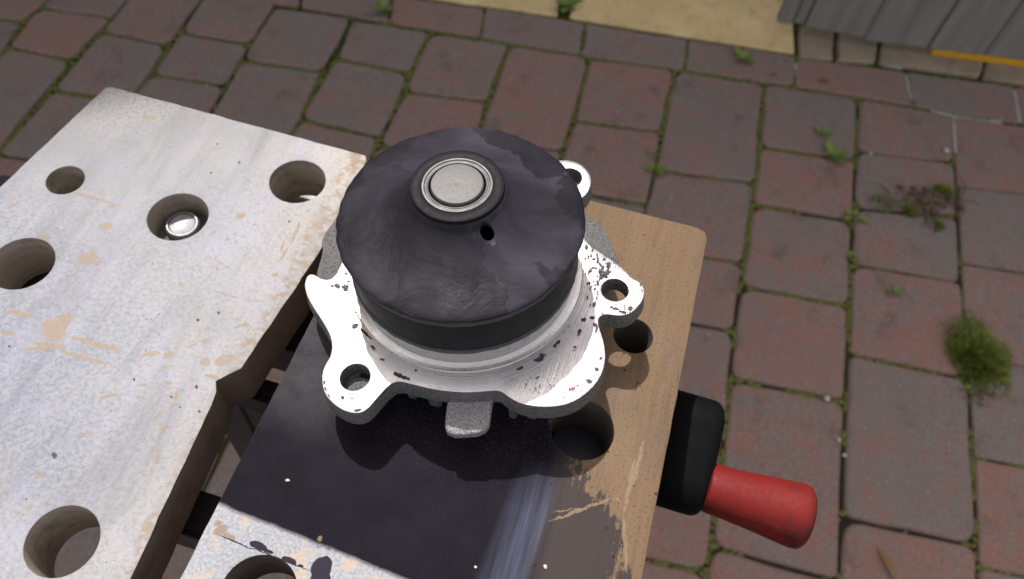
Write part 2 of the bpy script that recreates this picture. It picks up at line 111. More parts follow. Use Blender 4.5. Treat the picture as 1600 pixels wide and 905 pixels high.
[[34.62,-32.5],[34.7,-32.63],[34.47,-32.91],[34.35,-33.26],[34.02,-33.52],[33.74,-33.65],[33.67,-33.52],[33.91,-33.15],[34.03,-32.89],[34.33,-32.49],[34.46,-32.58]],[[53.52,-1.19],[53.26,-1.44],[52.95,-1.63],[52.46,-1.65],[51.68,-1.86],[51.41,-1.47],[51.22,-1.12],[51.99,-1.07],[52.29,-.78],[52.85,-.96],[53.59,-.9]],[[56.31,-1.98],[55.53,-2.19],[55.29,-2.42],[54.63,-2.31],[54.25,-2.17],
[53.7,-2.08],[53.65,-1.78],[53.64,-1.41],[54.62,-1.44],[55.45,-1.38],[56.14,-1.61]],[[57.93,.55],[57.81,.01],[57.67,-.43],[57.28,-.63],[56.77,-.57],[56.47,-.09],[56.39,.27],[56.5,.77],[57.03,.83],[57.24,1.21],[57.64,.91]],[[51.6,-.78],[51.51,-1.04],[51.22,-1.29],[50.95,-1.43],[50.58,-1.42],[50.46,-1.18],[50.55,-.99],[50.57,-.73],[50.8,-.59],[51.09,-.53],[51.24,-.64]],[[59.68,8.15],[59.7,7.83],
[59.8,7.27],[59.6,7.55],[59.52,7.38],[59.41,7.92],[59.26,8.24],[59.31,8.54],[59.39,8.76],[59.5,8.6],[59.58,8.47]],[[58.94,10.66],[58.97,10.4],[58.74,10.35],[58.63,10.32],[58.46,10.28],[58.25,10.34],[58.26,10.66],[58.27,10.88],[58.53,10.89],[58.68,11.1],[58.92,10.92]],[[42.5,13.13],[42.06,12.9],[41.34,12.86],[41.31,13.14],[41.32,13.35],[42.12,13.41]],[[43.1,12.96],[42.82,12.9],[42.34,13.03],
[42.22,13.42],[42.57,13.5],[42.84,13.33]],[[46.22,13.01],[46.15,12.72],[45.96,12.83],[45.81,13.11],[45.96,13.46],[46.15,13.35]],[[44.04,9.86],[43.78,9.78],[43.56,9.83],[43.46,10.15],[43.72,10.27],[43.94,10.24]],[[45.6,9.95],[45.51,9.56],[45.06,9.47],[44.9,9.89],[45.01,10.57],[45.61,10.49]],[[38.57,15.94],[38.19,15.86],[37.74,16.04],[37.89,16.41],[38.07,16.62],[38.38,16.46]],[[45.68,10.66],
[46.09,10.21],[45.85,10.05],[45.61,9.86],[45.3,10.26],[45.3,10.61]],[[41.41,5.86],[41.11,5.72],[40.78,5.99],[41.0,6.37],[41.23,6.42],[41.48,6.3]],[[44.76,12.25],[44.47,12.13],[43.95,12.25],[43.85,12.66],[44.22,12.65],[44.72,12.5]],[[45.07,8.8],[44.95,8.45],[44.73,8.1],[44.52,8.47],[44.57,8.86],[44.82,8.96]],[[41.44,16.95],[41.25,16.53],[40.7,16.35],[40.31,16.32],[40.51,16.76],[40.94,17.06]],
[[43.75,15.17],[43.51,15.03],[43.13,15.1],[42.93,15.4],[43.13,15.56],[43.57,15.61]],[[47.3,10.78],[47.2,10.47],[46.88,10.32],[46.65,10.44],[46.79,10.77],[47.04,10.83]],[[43.95,15.13],[44.14,14.61],[43.84,14.46],[43.42,14.69],[43.42,15.12],[43.64,15.25]],[(44.92,19.12),(45.0,18.89),(44.8,18.72),(44.58,18.75),(44.59,19.05),(44.77,19.16)],[[47.47,12.59],[47.23,12.23],[46.99,12.05],[46.79,12.63],
[46.83,13.03],[47.29,13.11]],[[40.74,10.24],[40.81,10.02],[40.75,9.67],[40.37,9.75],[40.28,10.14],[40.5,10.41]],[[45.18,13.74],[44.96,13.51],[44.53,14.13],[44.37,14.54],[44.66,14.71],[45.2,14.16]],[[44.85,17.9],[44.68,17.4],[44.29,17.18],[43.9,17.57],[44.05,17.93],[44.39,18.08]],[[44.85,17.64],[44.82,17.27],[44.63,17.34],[44.54,17.6],[44.52,17.99],[44.73,17.98]],[[45.01,10.55],[45.2,9.9],
[44.91,9.35],[44.47,9.47],[44.35,9.85],[44.51,10.38]],[[42.09,6.83],[42.28,6.39],[42.0,6.03],[41.67,6.29],[41.46,6.66],[41.57,7.06]],[[43.13,7.85],[43.37,7.54],[43.16,7.25],[42.88,7.21],[42.74,7.41],[42.88,7.75]],[[44.54,11.51],[44.23,11.41],[43.82,11.48],[43.7,11.92],[43.99,12.14],[44.44,11.82]],[[41.48,11.86],[41.36,11.33],[40.99,10.87],[40.61,10.91],[40.54,11.21],[41.06,11.85]],[[47.76,13.32],
[47.9,13.12],[47.73,12.74],[47.52,12.61],[47.36,12.95],[47.48,13.34]],[[47.48,12.36],[47.5,11.87],[46.91,11.61],[46.57,11.67],[46.48,12.4],[46.94,12.51]],[[44.71,12.68],[44.34,12.4],[44.21,12.69],[44.26,12.96],[44.59,13.4],[44.66,13.03]],[[42.58,17.41],[42.47,17.13],[41.97,17.2],[41.77,17.6],[41.91,17.8],[42.29,17.72]],[[44.94,10.96],[44.94,10.66],[44.54,10.36],[44.26,10.67],[44.33,11.11],
[44.65,11.42]],[[47.06,13.61],[46.8,13.46],[46.63,13.52],[46.49,13.85],[46.63,14.03],[46.86,13.96]],[[44.27,8.3],[44.41,8.0],[44.19,7.58],[43.93,7.49],[43.96,7.82],[44.09,8.26]],[[43.89,6.37],[43.98,6.13],[43.67,5.99],[43.47,5.98],[43.48,6.35],[43.72,6.56]],[[42.79,16.37],[42.53,16.04],[42.2,16.02],[41.97,16.29],[42.2,16.59],[42.44,16.52]],[[43.03,16.37],[42.83,15.82],[42.4,15.45],[41.96,15.52],
[42.15,16.0],[42.49,16.34]],[[45.15,10.77],[44.96,10.62],[44.72,10.71],[44.7,11.17],[45.01,11.19],[45.16,10.99]],[[45.08,11.41],[44.9,11.32],[44.7,11.44],[44.62,11.73],[44.89,11.74],[45.07,11.65]],[[45.05,14.45],[44.89,14.07],[44.36,14.04],[44.15,14.2],[44.19,14.65],[44.63,14.71]],[[45.04,13.49],[44.9,13.11],[44.47,12.97],[44.24,13.11],[44.36,13.39],[44.66,13.72]],[[46.89,14.05],[47.15,13.63],
[46.87,13.09],[46.44,12.93],[46.27,13.56],[46.51,14.04]],[[39.81,21.01],[39.95,20.59],[39.61,19.93],[39.19,19.65],[39.32,20.34],[39.6,20.94]],[[42.0,18.71],[41.95,18.33],[41.5,18.34],[41.33,18.58],[41.48,18.97],[41.74,19.12]],[[45.91,11.73],[45.99,11.51],[45.89,11.02],[45.55,11.21],[45.39,11.52],[45.55,11.85]],[[44.84,12.41],[44.67,11.96],[44.35,11.73],[43.97,11.7],[44.08,12.21],[44.44,12.44]],
[[44.3,5.28],[44.34,4.82],[43.99,4.26],[43.78,3.99],[43.68,4.44],[43.95,4.9]],[[44.65,7.09],[44.59,6.65],[44.32,6.54],[44.16,6.9],[44.15,7.29],[44.36,7.35]],[(44.29,19.24),(44.1,19.08),(43.9,19.12),(43.87,19.41),(43.99,19.57),(44.27,19.5)],[[44.17,12.74],[43.84,12.56],[43.62,12.64],[43.55,12.81],[43.65,13.24],[43.96,13.08]],[[48.2,17.0],[47.97,17.0],[47.68,17.07],[47.78,17.39],[48.01,17.49],
[48.28,17.46]],[[46.78,12.67],[47.12,12.51],[46.96,12.28],[46.66,12.31],[46.47,12.46],[46.56,12.68]],[[44.14,11.99],[43.96,11.71],[43.67,11.63],[43.5,12.01],[43.68,12.28],[44.0,12.34]],[[45.65,9.42],[45.47,9.3],[45.31,9.33],[45.27,9.66],[45.61,9.99],[45.76,9.69]],[[45.11,9.88],[45.28,9.41],[44.94,8.98],[44.47,8.77],[44.43,9.35],[44.68,9.89]],
[(38.73,21.91),(38.7,21.75),(38.65,21.78),(38.6,21.89),(38.61,21.96),(38.68,21.98)],[[40.71,11.16],[40.65,10.4],[40.34,10.41],[40.17,11.07],[40.34,11.61],[40.57,11.61]],[[39.95,17.9],[39.87,17.32],[39.5,17.46],[39.37,17.82],[39.51,18.23],[39.79,18.19]],[[44.31,-2.26],[44.21,-2.63],[44.01,-2.47],[43.81,-2.11],[43.97,-1.84],[44.14,-1.68]],[[45.4,1.13],[45.36,.73],[45.24,.57],[45.13,1.07],
[45.15,1.62],[45.29,1.56]],[[37.79,21.21],[37.66,20.47],[37.39,20.48],[37.14,21.08],[37.27,21.68],[37.52,21.81]],[[42.88,4.5],[42.81,3.85],[42.61,3.88],[42.44,4.61],[42.49,5.24],[42.68,5.07]],[[39.92,9.49],[39.92,9.21],[39.67,9.21],[39.61,9.5],[39.65,9.86],[39.86,9.78]],[[41.44,12.54],[41.26,12.14],[40.96,11.97],[40.89,12.46],[40.96,12.86],[41.3,12.97]],[[40.83,12.21],[40.8,11.84],[40.52,11.86],
[40.34,12.14],[40.4,12.47],[40.64,12.6]],[[45.98,.85],[45.83,.57],[45.58,.61],[45.5,.8],[45.6,1.12],[45.76,1.09]],[[45.69,2.39],[45.65,2.16],[45.48,2.22],[45.25,2.4],[45.37,2.7],[45.6,2.63]],[[39.37,17.12],[39.24,16.6],[38.89,16.58],[38.62,16.91],[38.72,17.58],[39.07,17.36]],[[45.03,7.2],[44.95,6.43],[44.62,6.35],[44.41,7.24],[44.53,7.64],[44.83,7.64]],[[45.74,-.91],[45.65,-1.54],[45.34,-1.7],
[45.14,-1.19],[45.18,-.45],[45.63,-.45]],[[45.78,-1.97],[45.64,-2.29],[45.41,-2.31],[45.1,-2.08],[45.37,-1.72],[45.65,-1.53]],[[43.07,5.56],[43.03,5.23],[42.82,5.15],[42.58,5.47],[42.74,5.87],[43.0,5.88]],[[37.27,20.99],[37.22,20.34],[36.93,20.53],[36.76,21.11],[36.76,21.59],[37.07,21.53]],[[42.87,.24],[42.68,-.11],[42.45,-.29],[42.2,.37],[42.3,.93],[42.58,.77]],[[45.5,3.3],[45.42,2.82],
[45.26,2.97],[45.05,3.19],[45.18,3.67],[45.36,3.6]],[[45.2,-1.72],[45.18,-2.16],[44.96,-2.2],[44.72,-1.82],[44.83,-1.26],[45.09,-.92]],[[41.77,-38.44],[41.62,-38.52],[41.56,-38.46],[41.58,-38.28],[41.72,-38.25]],[[31.6,-37.92],[31.42,-37.88],[31.28,-37.55],[31.37,-37.47],[31.55,-37.67]],[[33.11,-38.11],[32.91,-37.99],[32.88,-37.78],[33.09,-37.83],[33.19,-37.92]],[[35.99,-35.88],[35.84,-36.12],
[35.53,-36.08],[35.51,-35.76],[35.74,-35.63]],[[44.37,-37.98],[44.19,-37.99],[43.99,-37.76],[44.22,-37.61],[44.43,-37.71]],[[40.23,-31.1],[40.04,-31.19],[39.83,-31.11],[39.75,-30.97],[40.02,-30.95]],[[31.59,-36.8],[31.34,-36.68],[31.36,-36.47],[31.53,-36.31],[31.64,-36.58]],[[42.05,-39.83],[41.83,-40.02],[41.57,-39.84],[41.66,-39.63],[41.96,-39.51]],[[32.64,-34.02],[32.47,-34.19],[32.21,-34.12],
[32.12,-33.87],[32.46,-33.72]],[[39.61,-32.27],[39.45,-32.31],[39.31,-32.12],[39.37,-31.99],[39.55,-32.07]],[[44.54,-35.44],[44.37,-35.58],[44.26,-35.42],[44.3,-35.17],[44.54,-35.18]],[[42.66,-36.0],[42.42,-36.04],[42.32,-35.79],[42.4,-35.65],[42.63,-35.84]],[[43.31,-33.94],[43.17,-34.02],[43.05,-33.8],[43.2,-33.69],[43.39,-33.79]],[[36.02,-36.57],[35.88,-36.65],[35.72,-36.6],[35.95,-36.29],
[36.1,-36.32]],[[42.43,-33.82],[42.43,-34.17],[42.16,-34.07],[42.13,-33.79],[42.37,-33.55]],[[40.56,-36.62],[40.51,-36.95],[40.29,-36.85],[40.26,-36.48],[40.45,-36.38]],[[36.18,-38.44],[36.06,-38.64],[35.9,-38.42],[35.94,-38.14],[36.16,-38.05]],[[41.54,-33.69],[41.3,-33.67],[41.19,-33.54],[41.47,-33.32],[41.65,-33.46]],[[33.53,-32.23],[33.4,-32.2],[33.43,-32.05],[33.62,-32.0],[33.65,-32.14]],
[[31.68,-36.69],[31.4,-36.62],[31.39,-36.4],[31.52,-36.34],[31.68,-36.45]],[[40.26,-34.98],[40.04,-35.13],[39.9,-34.78],[40.03,-34.53],[40.3,-34.8]],[[47.78,-26.98],[47.73,-27.25],[47.56,-27.22],[47.54,-26.98],[47.65,-26.76]],[[44.41,-32.5],[44.28,-32.57],[44.16,-32.45],[44.19,-32.31],[44.33,-32.31]],[[31.35,-36.62],[31.17,-36.92],[31.07,-36.69],[31.08,-36.47],[31.26,-36.33]],[[39.96,-28.53],
[39.8,-28.61],[39.62,-28.46],[39.72,-28.27],[39.92,-28.36]],[[41.8,-37.78],[41.68,-38.0],[41.51,-37.9],[41.53,-37.64],[41.75,-37.59]],[[39.48,-35.61],[39.26,-35.51],[39.29,-35.28],[39.44,-35.16],[39.53,-35.36]],[[44.21,-36.7],[43.89,-36.8],[43.71,-36.71],[43.64,-36.53],[43.92,-36.53]],[[40.89,-32.5],[40.68,-32.62],[40.38,-32.59],[40.43,-32.44],[40.61,-32.37]],[[34.3,-38.78],[34.03,-38.93],
[34.03,-38.69],[34.23,-38.5],[34.38,-38.6]],[[31.52,-34.98],[31.33,-35.06],[31.22,-34.99],[31.21,-34.68],[31.43,-34.72]],[[36.07,-38.05],[36.04,-38.21],[35.88,-38.15],[35.84,-37.97],[35.94,-37.87]],[[47.36,-35.13],[47.27,-35.29],[47.14,-35.27],[47.12,-34.99],[47.28,-35.01]],[[38.97,-34.98],[38.8,-35.05],[38.49,-34.82],[38.66,-34.61],[39.0,-34.7]],[[34.93,-37.47],[34.69,-37.65],[34.46,-37.21],
[34.68,-36.93],[34.95,-37.22]],[[37.6,-33.68],[37.42,-33.54],[37.22,-33.11],[37.43,-33.07],[37.62,-33.45]],[[33.99,-33.67],[33.79,-33.84],[33.6,-33.67],[33.59,-33.5],[33.81,-33.49]],[[39.84,-27.35],[39.64,-27.31],[39.68,-27.18],[39.9,-27.05],[40.04,-27.13]],[[54.13,-2.24],[53.92,-2.58],[53.69,-2.51],[53.64,-2.05],[53.88,-1.92]],[[55.35,-.31],[55.22,-.63],[54.89,-.44],[54.74,-.12],[55.13,.09]],
[[57.67,-1.39],[57.45,-1.6],[57.08,-1.58],[57.0,-1.31],[57.36,-1.27]],[[55.69,.65],[55.51,.27],[55.14,.33],[55.03,.76],[55.54,.83]],[[55.33,.27],[55.22,-.04],[54.93,.06],[54.9,.39],[55.2,.49]],[[52.63,-.12],[52.33,-.34],[52.01,-.33],[51.92,.05],[52.34,.09]],[[56.11,-1.97],[55.98,-2.23],[55.51,-2.18],[55.6,-1.92],[55.84,-1.83]],[(56.92,-2.04),(56.74,-2.26),(56.5,-2.19),(56.46,-1.91),(56.75,-1.78)],
[[53.36,-1.03],[53.28,-1.32],[52.97,-1.28],[52.94,-.84],[53.26,-.7]],[(55.7,-2.81),(55.65,-2.88),(55.56,-2.87),(55.54,-2.79),(55.63,-2.76)],[[57.38,-.91],[57.29,-1.17],[56.82,-1.16],[56.79,-.77],[57.24,-.64]],[[56.6,-.28],[56.44,-.53],[55.93,-.48],[56.05,-.19],[56.31,-.09]],[[55.94,-1.37],[55.87,-1.66],[55.34,-1.56],[55.44,-1.25],[55.75,-1.18]],[[-22.39,-56.59],[-22.38,-56.78],[-22.54,-56.74],
[-22.68,-56.49],[-22.54,-56.36]],[[-18.57,-54.14],[-18.51,-54.35],[-18.82,-54.37],[-18.83,-54.14],[-18.66,-54.02]],[[-16.25,-52.81],[-16.28,-52.95],[-16.53,-52.96],[-16.61,-52.84],[-16.39,-52.77]],[[-22.99,-55.08],[-23.02,-55.19],[-23.13,-55.25],[-23.16,-55.07],[-23.1,-54.95]],[[-29.14,-49.65],[-29.16,-49.79],[-29.31,-49.73],[-29.42,-49.6],[-29.31,-49.47]],[[-21.56,-57.74],[-21.57,-57.86],
[-21.74,-57.9],[-21.82,-57.67],[-21.71,-57.63]],[[-21.31,-54.94],[-21.34,-55.1],[-21.54,-55.09],[-21.56,-54.98],[-21.48,-54.89]],[[-15.17,-56.6],[-15.28,-56.71],[-15.43,-56.74],[-15.51,-56.57],[-15.37,-56.52]],[[-15.77,-55.51],[-15.77,-55.61],[-15.89,-55.62],[-15.97,-55.47],[-15.84,-55.43]],[[-19.09,-37.56],[-19.22,-37.68],[-19.45,-37.96],[-19.85,-37.57],[-20.39,-37.32],[-20.66,-36.97],
[-20.26,-36.88],[-20.22,-36.7],[-19.69,-36.73],[-19.14,-37.0],[-18.7,-37.48]],[[43.69,-13.53],[43.48,-14.1],[43.08,-14.0],[42.78,-14.44],[42.55,-14.12],[42.46,-13.66],[42.57,-13.22],[42.71,-12.83],[43.0,-12.65],[43.27,-12.55],[43.61,-12.99]],[[46.47,10.92],[46.84,10.28],[46.06,10.37],[45.59,10.7],[45.23,10.94],[44.69,11.23],[45.31,11.57],[45.24,12.26],[45.96,12.0],[46.58,11.78],[47.0,11.31]],
[[46.93,15.26],[47.07,14.71],[46.51,14.86],[45.91,14.69],[45.36,15.12],[45.48,15.55],[45.63,15.84],[45.9,16.12],[46.26,16.17],[46.8,16.16],[47.29,15.56]],[[43.53,-19.51],[43.53,-19.8],[43.36,-20.0],[42.97,-20.11],[42.78,-19.96],[42.49,-19.94],[42.43,-19.76],[42.52,-19.52],[42.89,-19.48],[43.14,-19.25],[43.37,-19.38]]]
RED_MARKS = [[[46.43,-33.29],[46.79,-33.47],[46.38,-33.92],[46.2,-34.53],[45.73,-34.07],[44.95,-34.5],[45.28,-33.81],[45.19,-33.15],[45.96,-33.25],[46.63,-32.4]],[[45.4,-34.07],[45.35,-34.7],[45.03,-35.0],[44.56,-34.62],[44.54,-34.11],[44.58,-33.62],[45.07,-33.65]],[[47.35,-31.96],[47.31,-32.49],[46.92,-32.79],[46.59,-32.74],[46.44,-32.49],[46.9,-31.98]]]
MORTAR = [[[.4643,1.3451],[.472,1.3057],[.4772,1.2666]],[[.5147,1.2648],[.5533,1.2634],[.5999,1.2685],[.641,1.2801]],[[.5543,1.2586],[.5558,1.2151],[.5572,1.1698]],[[.6699,1.3796],[.6732,1.3357],[.6753,1.2927]],[[.2579,1.3027],[.2634,1.2676]],[[.4212,1.3627],[.4579,1.3652]]]
PAVERS_NEAR = [[[-1.3046,.5804],[-1.0855,.6459],[-1.0849,.4925],[-1.304,.4254]],[[-1.304,.4254],[-1.0849,.4925],[-1.0841,.2969],[-1.3032,.2254]],[[-1.3032,.2254],[-1.0841,.2969],[-1.0837,.1869],[-1.3027,.1104]],[[-1.3027,.1104],[-1.0837,.1869],[-1.083,.0282],[-1.3021,-.0446]],[[-1.3021,-.0446],[-1.083,.0282],[-1.0824,-.1256],[-1.3015,-.1996]],[[-1.3015,-.1996],[-1.0824,-.1256],[-1.082,-.2401],
[-1.301,-.3146]],[[-1.301,-.3146],[-1.082,-.2401],[-1.0812,-.4388],[-1.3002,-.5146]],[[-1.0931,.5011],[-.9706,.5049],[-.97,.3451],[-1.0925,.3461]],[[-1.0925,.3461],[-.97,.3451],[-.9692,.1501],[-1.0917,.1461]],[[-1.0917,.1461],[-.9692,.1501],[-.9685,-.0081],[-1.0911,-.0089]],[[-1.0911,-.0089],[-.9685,-.0081],[-.9679,-.1633],[-1.0904,-.1639]],[[-1.0904,-.1639],[-.9679,-.1633],[-.9671,-.3681],
[-1.0896,-.3639]],[[-.9718,.4915],[-.8346,.5141],[-.8338,.3114],[-.971,.2915]],[[-.971,.2915],[-.8338,.3114],[-.8332,.1612],[-.9704,.1365]],[[-.9704,.1365],[-.8332,.1612],[-.8327,.0476],[-.9699,.0215]],[[-.9699,.0215],[-.8327,.0476],[-.832,-.1477],[-.9691,-.1785]],[[-.9691,-.1785],[-.832,-.1477],[-.8315,-.2608],[-.9687,-.2935]],[[-.9687,-.2935],[-.8315,-.2608],[-.831,-.3757],[-.9682,-.4085]],
[[-.8309,.5944],[-.6758,.6156],[-.6752,.4596],[-.8303,.4394]],[[-.8303,.4394],[-.6752,.4596],[-.6746,.3033],[-.8297,.2844]],[[-.8297,.2844],[-.6746,.3033],[-.6741,.1885],[-.8292,.1694]],[[-.8292,.1694],[-.6741,.1885],[-.6735,.0377],[-.8286,.0144]],[[-.8286,.0144],[-.6735,.0377],[-.6727,-.165],[-.8278,-.1856]],[[-.8278,-.1856],[-.6727,-.165],[-.6719,-.3625],[-.827,-.3856]],[[-.6734,.5834],
[-.5235,.5971],[-.5229,.4378],[-.6728,.4284]],[[-.6728,.4284],[-.5229,.4378],[-.5221,.2422],[-.672,.2284]],[[-.672,.2284],[-.5221,.2422],[-.5216,.1268],[-.6715,.1134]],[[-.6715,.1134],[-.5216,.1268],[-.521,-.0306],[-.6709,-.0416]],[[-.6709,-.0416],[-.521,-.0306],[-.5202,-.2306],[-.6701,-.2416]],[[-.6701,-.2416],[-.5202,-.2306],[-.5196,-.3833],[-.6695,-.3966]],[[-.5344,.7],[-.4005,.7129],
[-.3999,.5576],[-.5338,.545]],[[-.5338,.545],[-.3999,.5576],[-.3994,.4389],[-.5333,.43]],[[-.5333,.43],[-.3994,.4389],[-.3988,.2857],[-.5327,.275]],[[-.5327,.275],[-.3988,.2857],[-.3983,.1732],[-.5322,.16]],[[-.5322,.16],[-.3983,.1732],[-.3977,.021],[-.5316,.005]],[[-.5316,.005],[-.3977,.021],[-.3969,-.1761],[-.5308,-.195]],[[-.5308,-.195],[-.3969,-.1761],[-.3963,-.3351],[-.5302,-.35]],
[[-.4008,.7197],[-.2446,.7406],[-.2438,.5445],[-.4,.5197]],[[-.4,.5197],[-.2438,.5445],[-.243,.3491],[-.3992,.3197]],[[-.3992,.3197],[-.243,.3491],[-.2426,.2377],[-.3987,.2047]],[[-.3987,.2047],[-.2426,.2377],[-.242,.0851],[-.3981,.0497]],[[-.3981,.0497],[-.242,.0851],[-.2415,-.0335],[-.3977,-.0653]],[[-.3977,-.0653],[-.2415,-.0335],[-.2407,-.2316],[-.3969,-.2653]],[[-.3969,-.2653],
[-.2407,-.2316],[-.2401,-.3874],[-.3962,-.4203]],[[-.2466,.7743],[-.1025,.7906],[-.1019,.6399],[-.246,.6193]],[[-.246,.6193],[-.1019,.6399],[-.1011,.441],[-.2452,.4193]],[[-.2452,.4193],[-.1011,.441],[-.1006,.325],[-.2447,.3043]],[[-.2447,.3043],[-.1006,.325],[-.1,.1674],[-.2441,.1493]],[[-.2441,.1493],[-.1,.1674],[-.0996,.0574],[-.2436,.0343]],[[-.2436,.0343],[-.0996,.0574],[-.0991,-.0608],
[-.2432,-.0807]],[[-.2432,-.0807],[-.0991,-.0608],[-.0985,-.2117],[-.2426,-.2357]],[[-.2426,-.2357],[-.0985,-.2117],[-.0977,-.4142],[-.2418,-.4357]],[[-.0784,.2302],[.0652,.2354],[.0656,.1241],[-.0779,.1152]],[[-.0779,.1152],[.0656,.1241],[.0663,-.029],[-.0773,-.0398]],[[-.0773,-.0398],[.0663,-.029],[.0667,-.1469],[-.0769,-.1548]],[[-.0769,-.1548],[.0667,-.1469],[.0673,-.2998],[-.0762,-.3098]],
[[-.0762,-.3098],[.0673,-.2998],[.0679,-.4488],[-.0756,-.4648]],[[.0662,.2129],[.2341,.2269],[.2349,.0304],[.067,.0129]],[[.067,.0129],[.2349,.0304],[.2354,-.0892],[.0675,-.1021]],[[.0675,-.1021],[.2354,-.0892],[.236,-.2403],[.0681,-.2571]],[[.0681,-.2571],[.236,-.2403],[.2368,-.4396],[.0689,-.4571]],[[.234,.2453],[.3972,.2616],[.3976,.1502],[.2345,.1303]],[[.2345,.1303],[.3976,.1502],
[.3983,-.0048],[.2351,-.0247]],[[.2351,-.0247],[.3983,-.0048],[.3991,-.2083],[.2359,-.2247]],[[.2359,-.2247],[.3991,-.2083],[.3999,-.4037],[.2367,-.4247]],[[.3969,.2947],[.5688,.306],[.5696,.1042],[.3977,.0947]],[[.3977,.0947],[.5696,.1042],[.5704,-.0959],[.3985,-.1053]],[[.3985,-.1053],[.5704,-.0959],[.5709,-.2135],[.399,-.2203]],[[.399,-.2203],[.5709,-.2135],[.5717,-.4143],[.3998,-.4203]],
[[.5689,.3281],[.7119,.3345],[.7125,.18],[.5695,.1731]],[[.5695,.1731],[.7125,.18],[.713,.0687],[.57,.0581]],[[.57,.0581],[.713,.0687],[.7137,-.1267],[.5708,-.1419]],[[.5708,-.1419],[.7137,-.1267],[.7144,-.2844],[.5714,-.2969]],[[.5714,-.2969],[.7144,-.2844],[.7148,-.4012],[.5719,-.4119]],[[.714,.3795],[.8662,.3807],[.867,.1804],[.7148,.1795]],[[.7148,.1795],[.867,.1804],[.8676,.0253],
[.7154,.0245]],[[.7154,.0245],[.8676,.0253],[.8682,-.13],[.716,-.1305]],[[.716,-.1305],[.8682,-.13],[.8688,-.279],[.7167,-.2855]],[[.7167,-.2855],[.8688,-.279],[.8695,-.4389],[.7173,-.4405]]]

GZ = -0.75

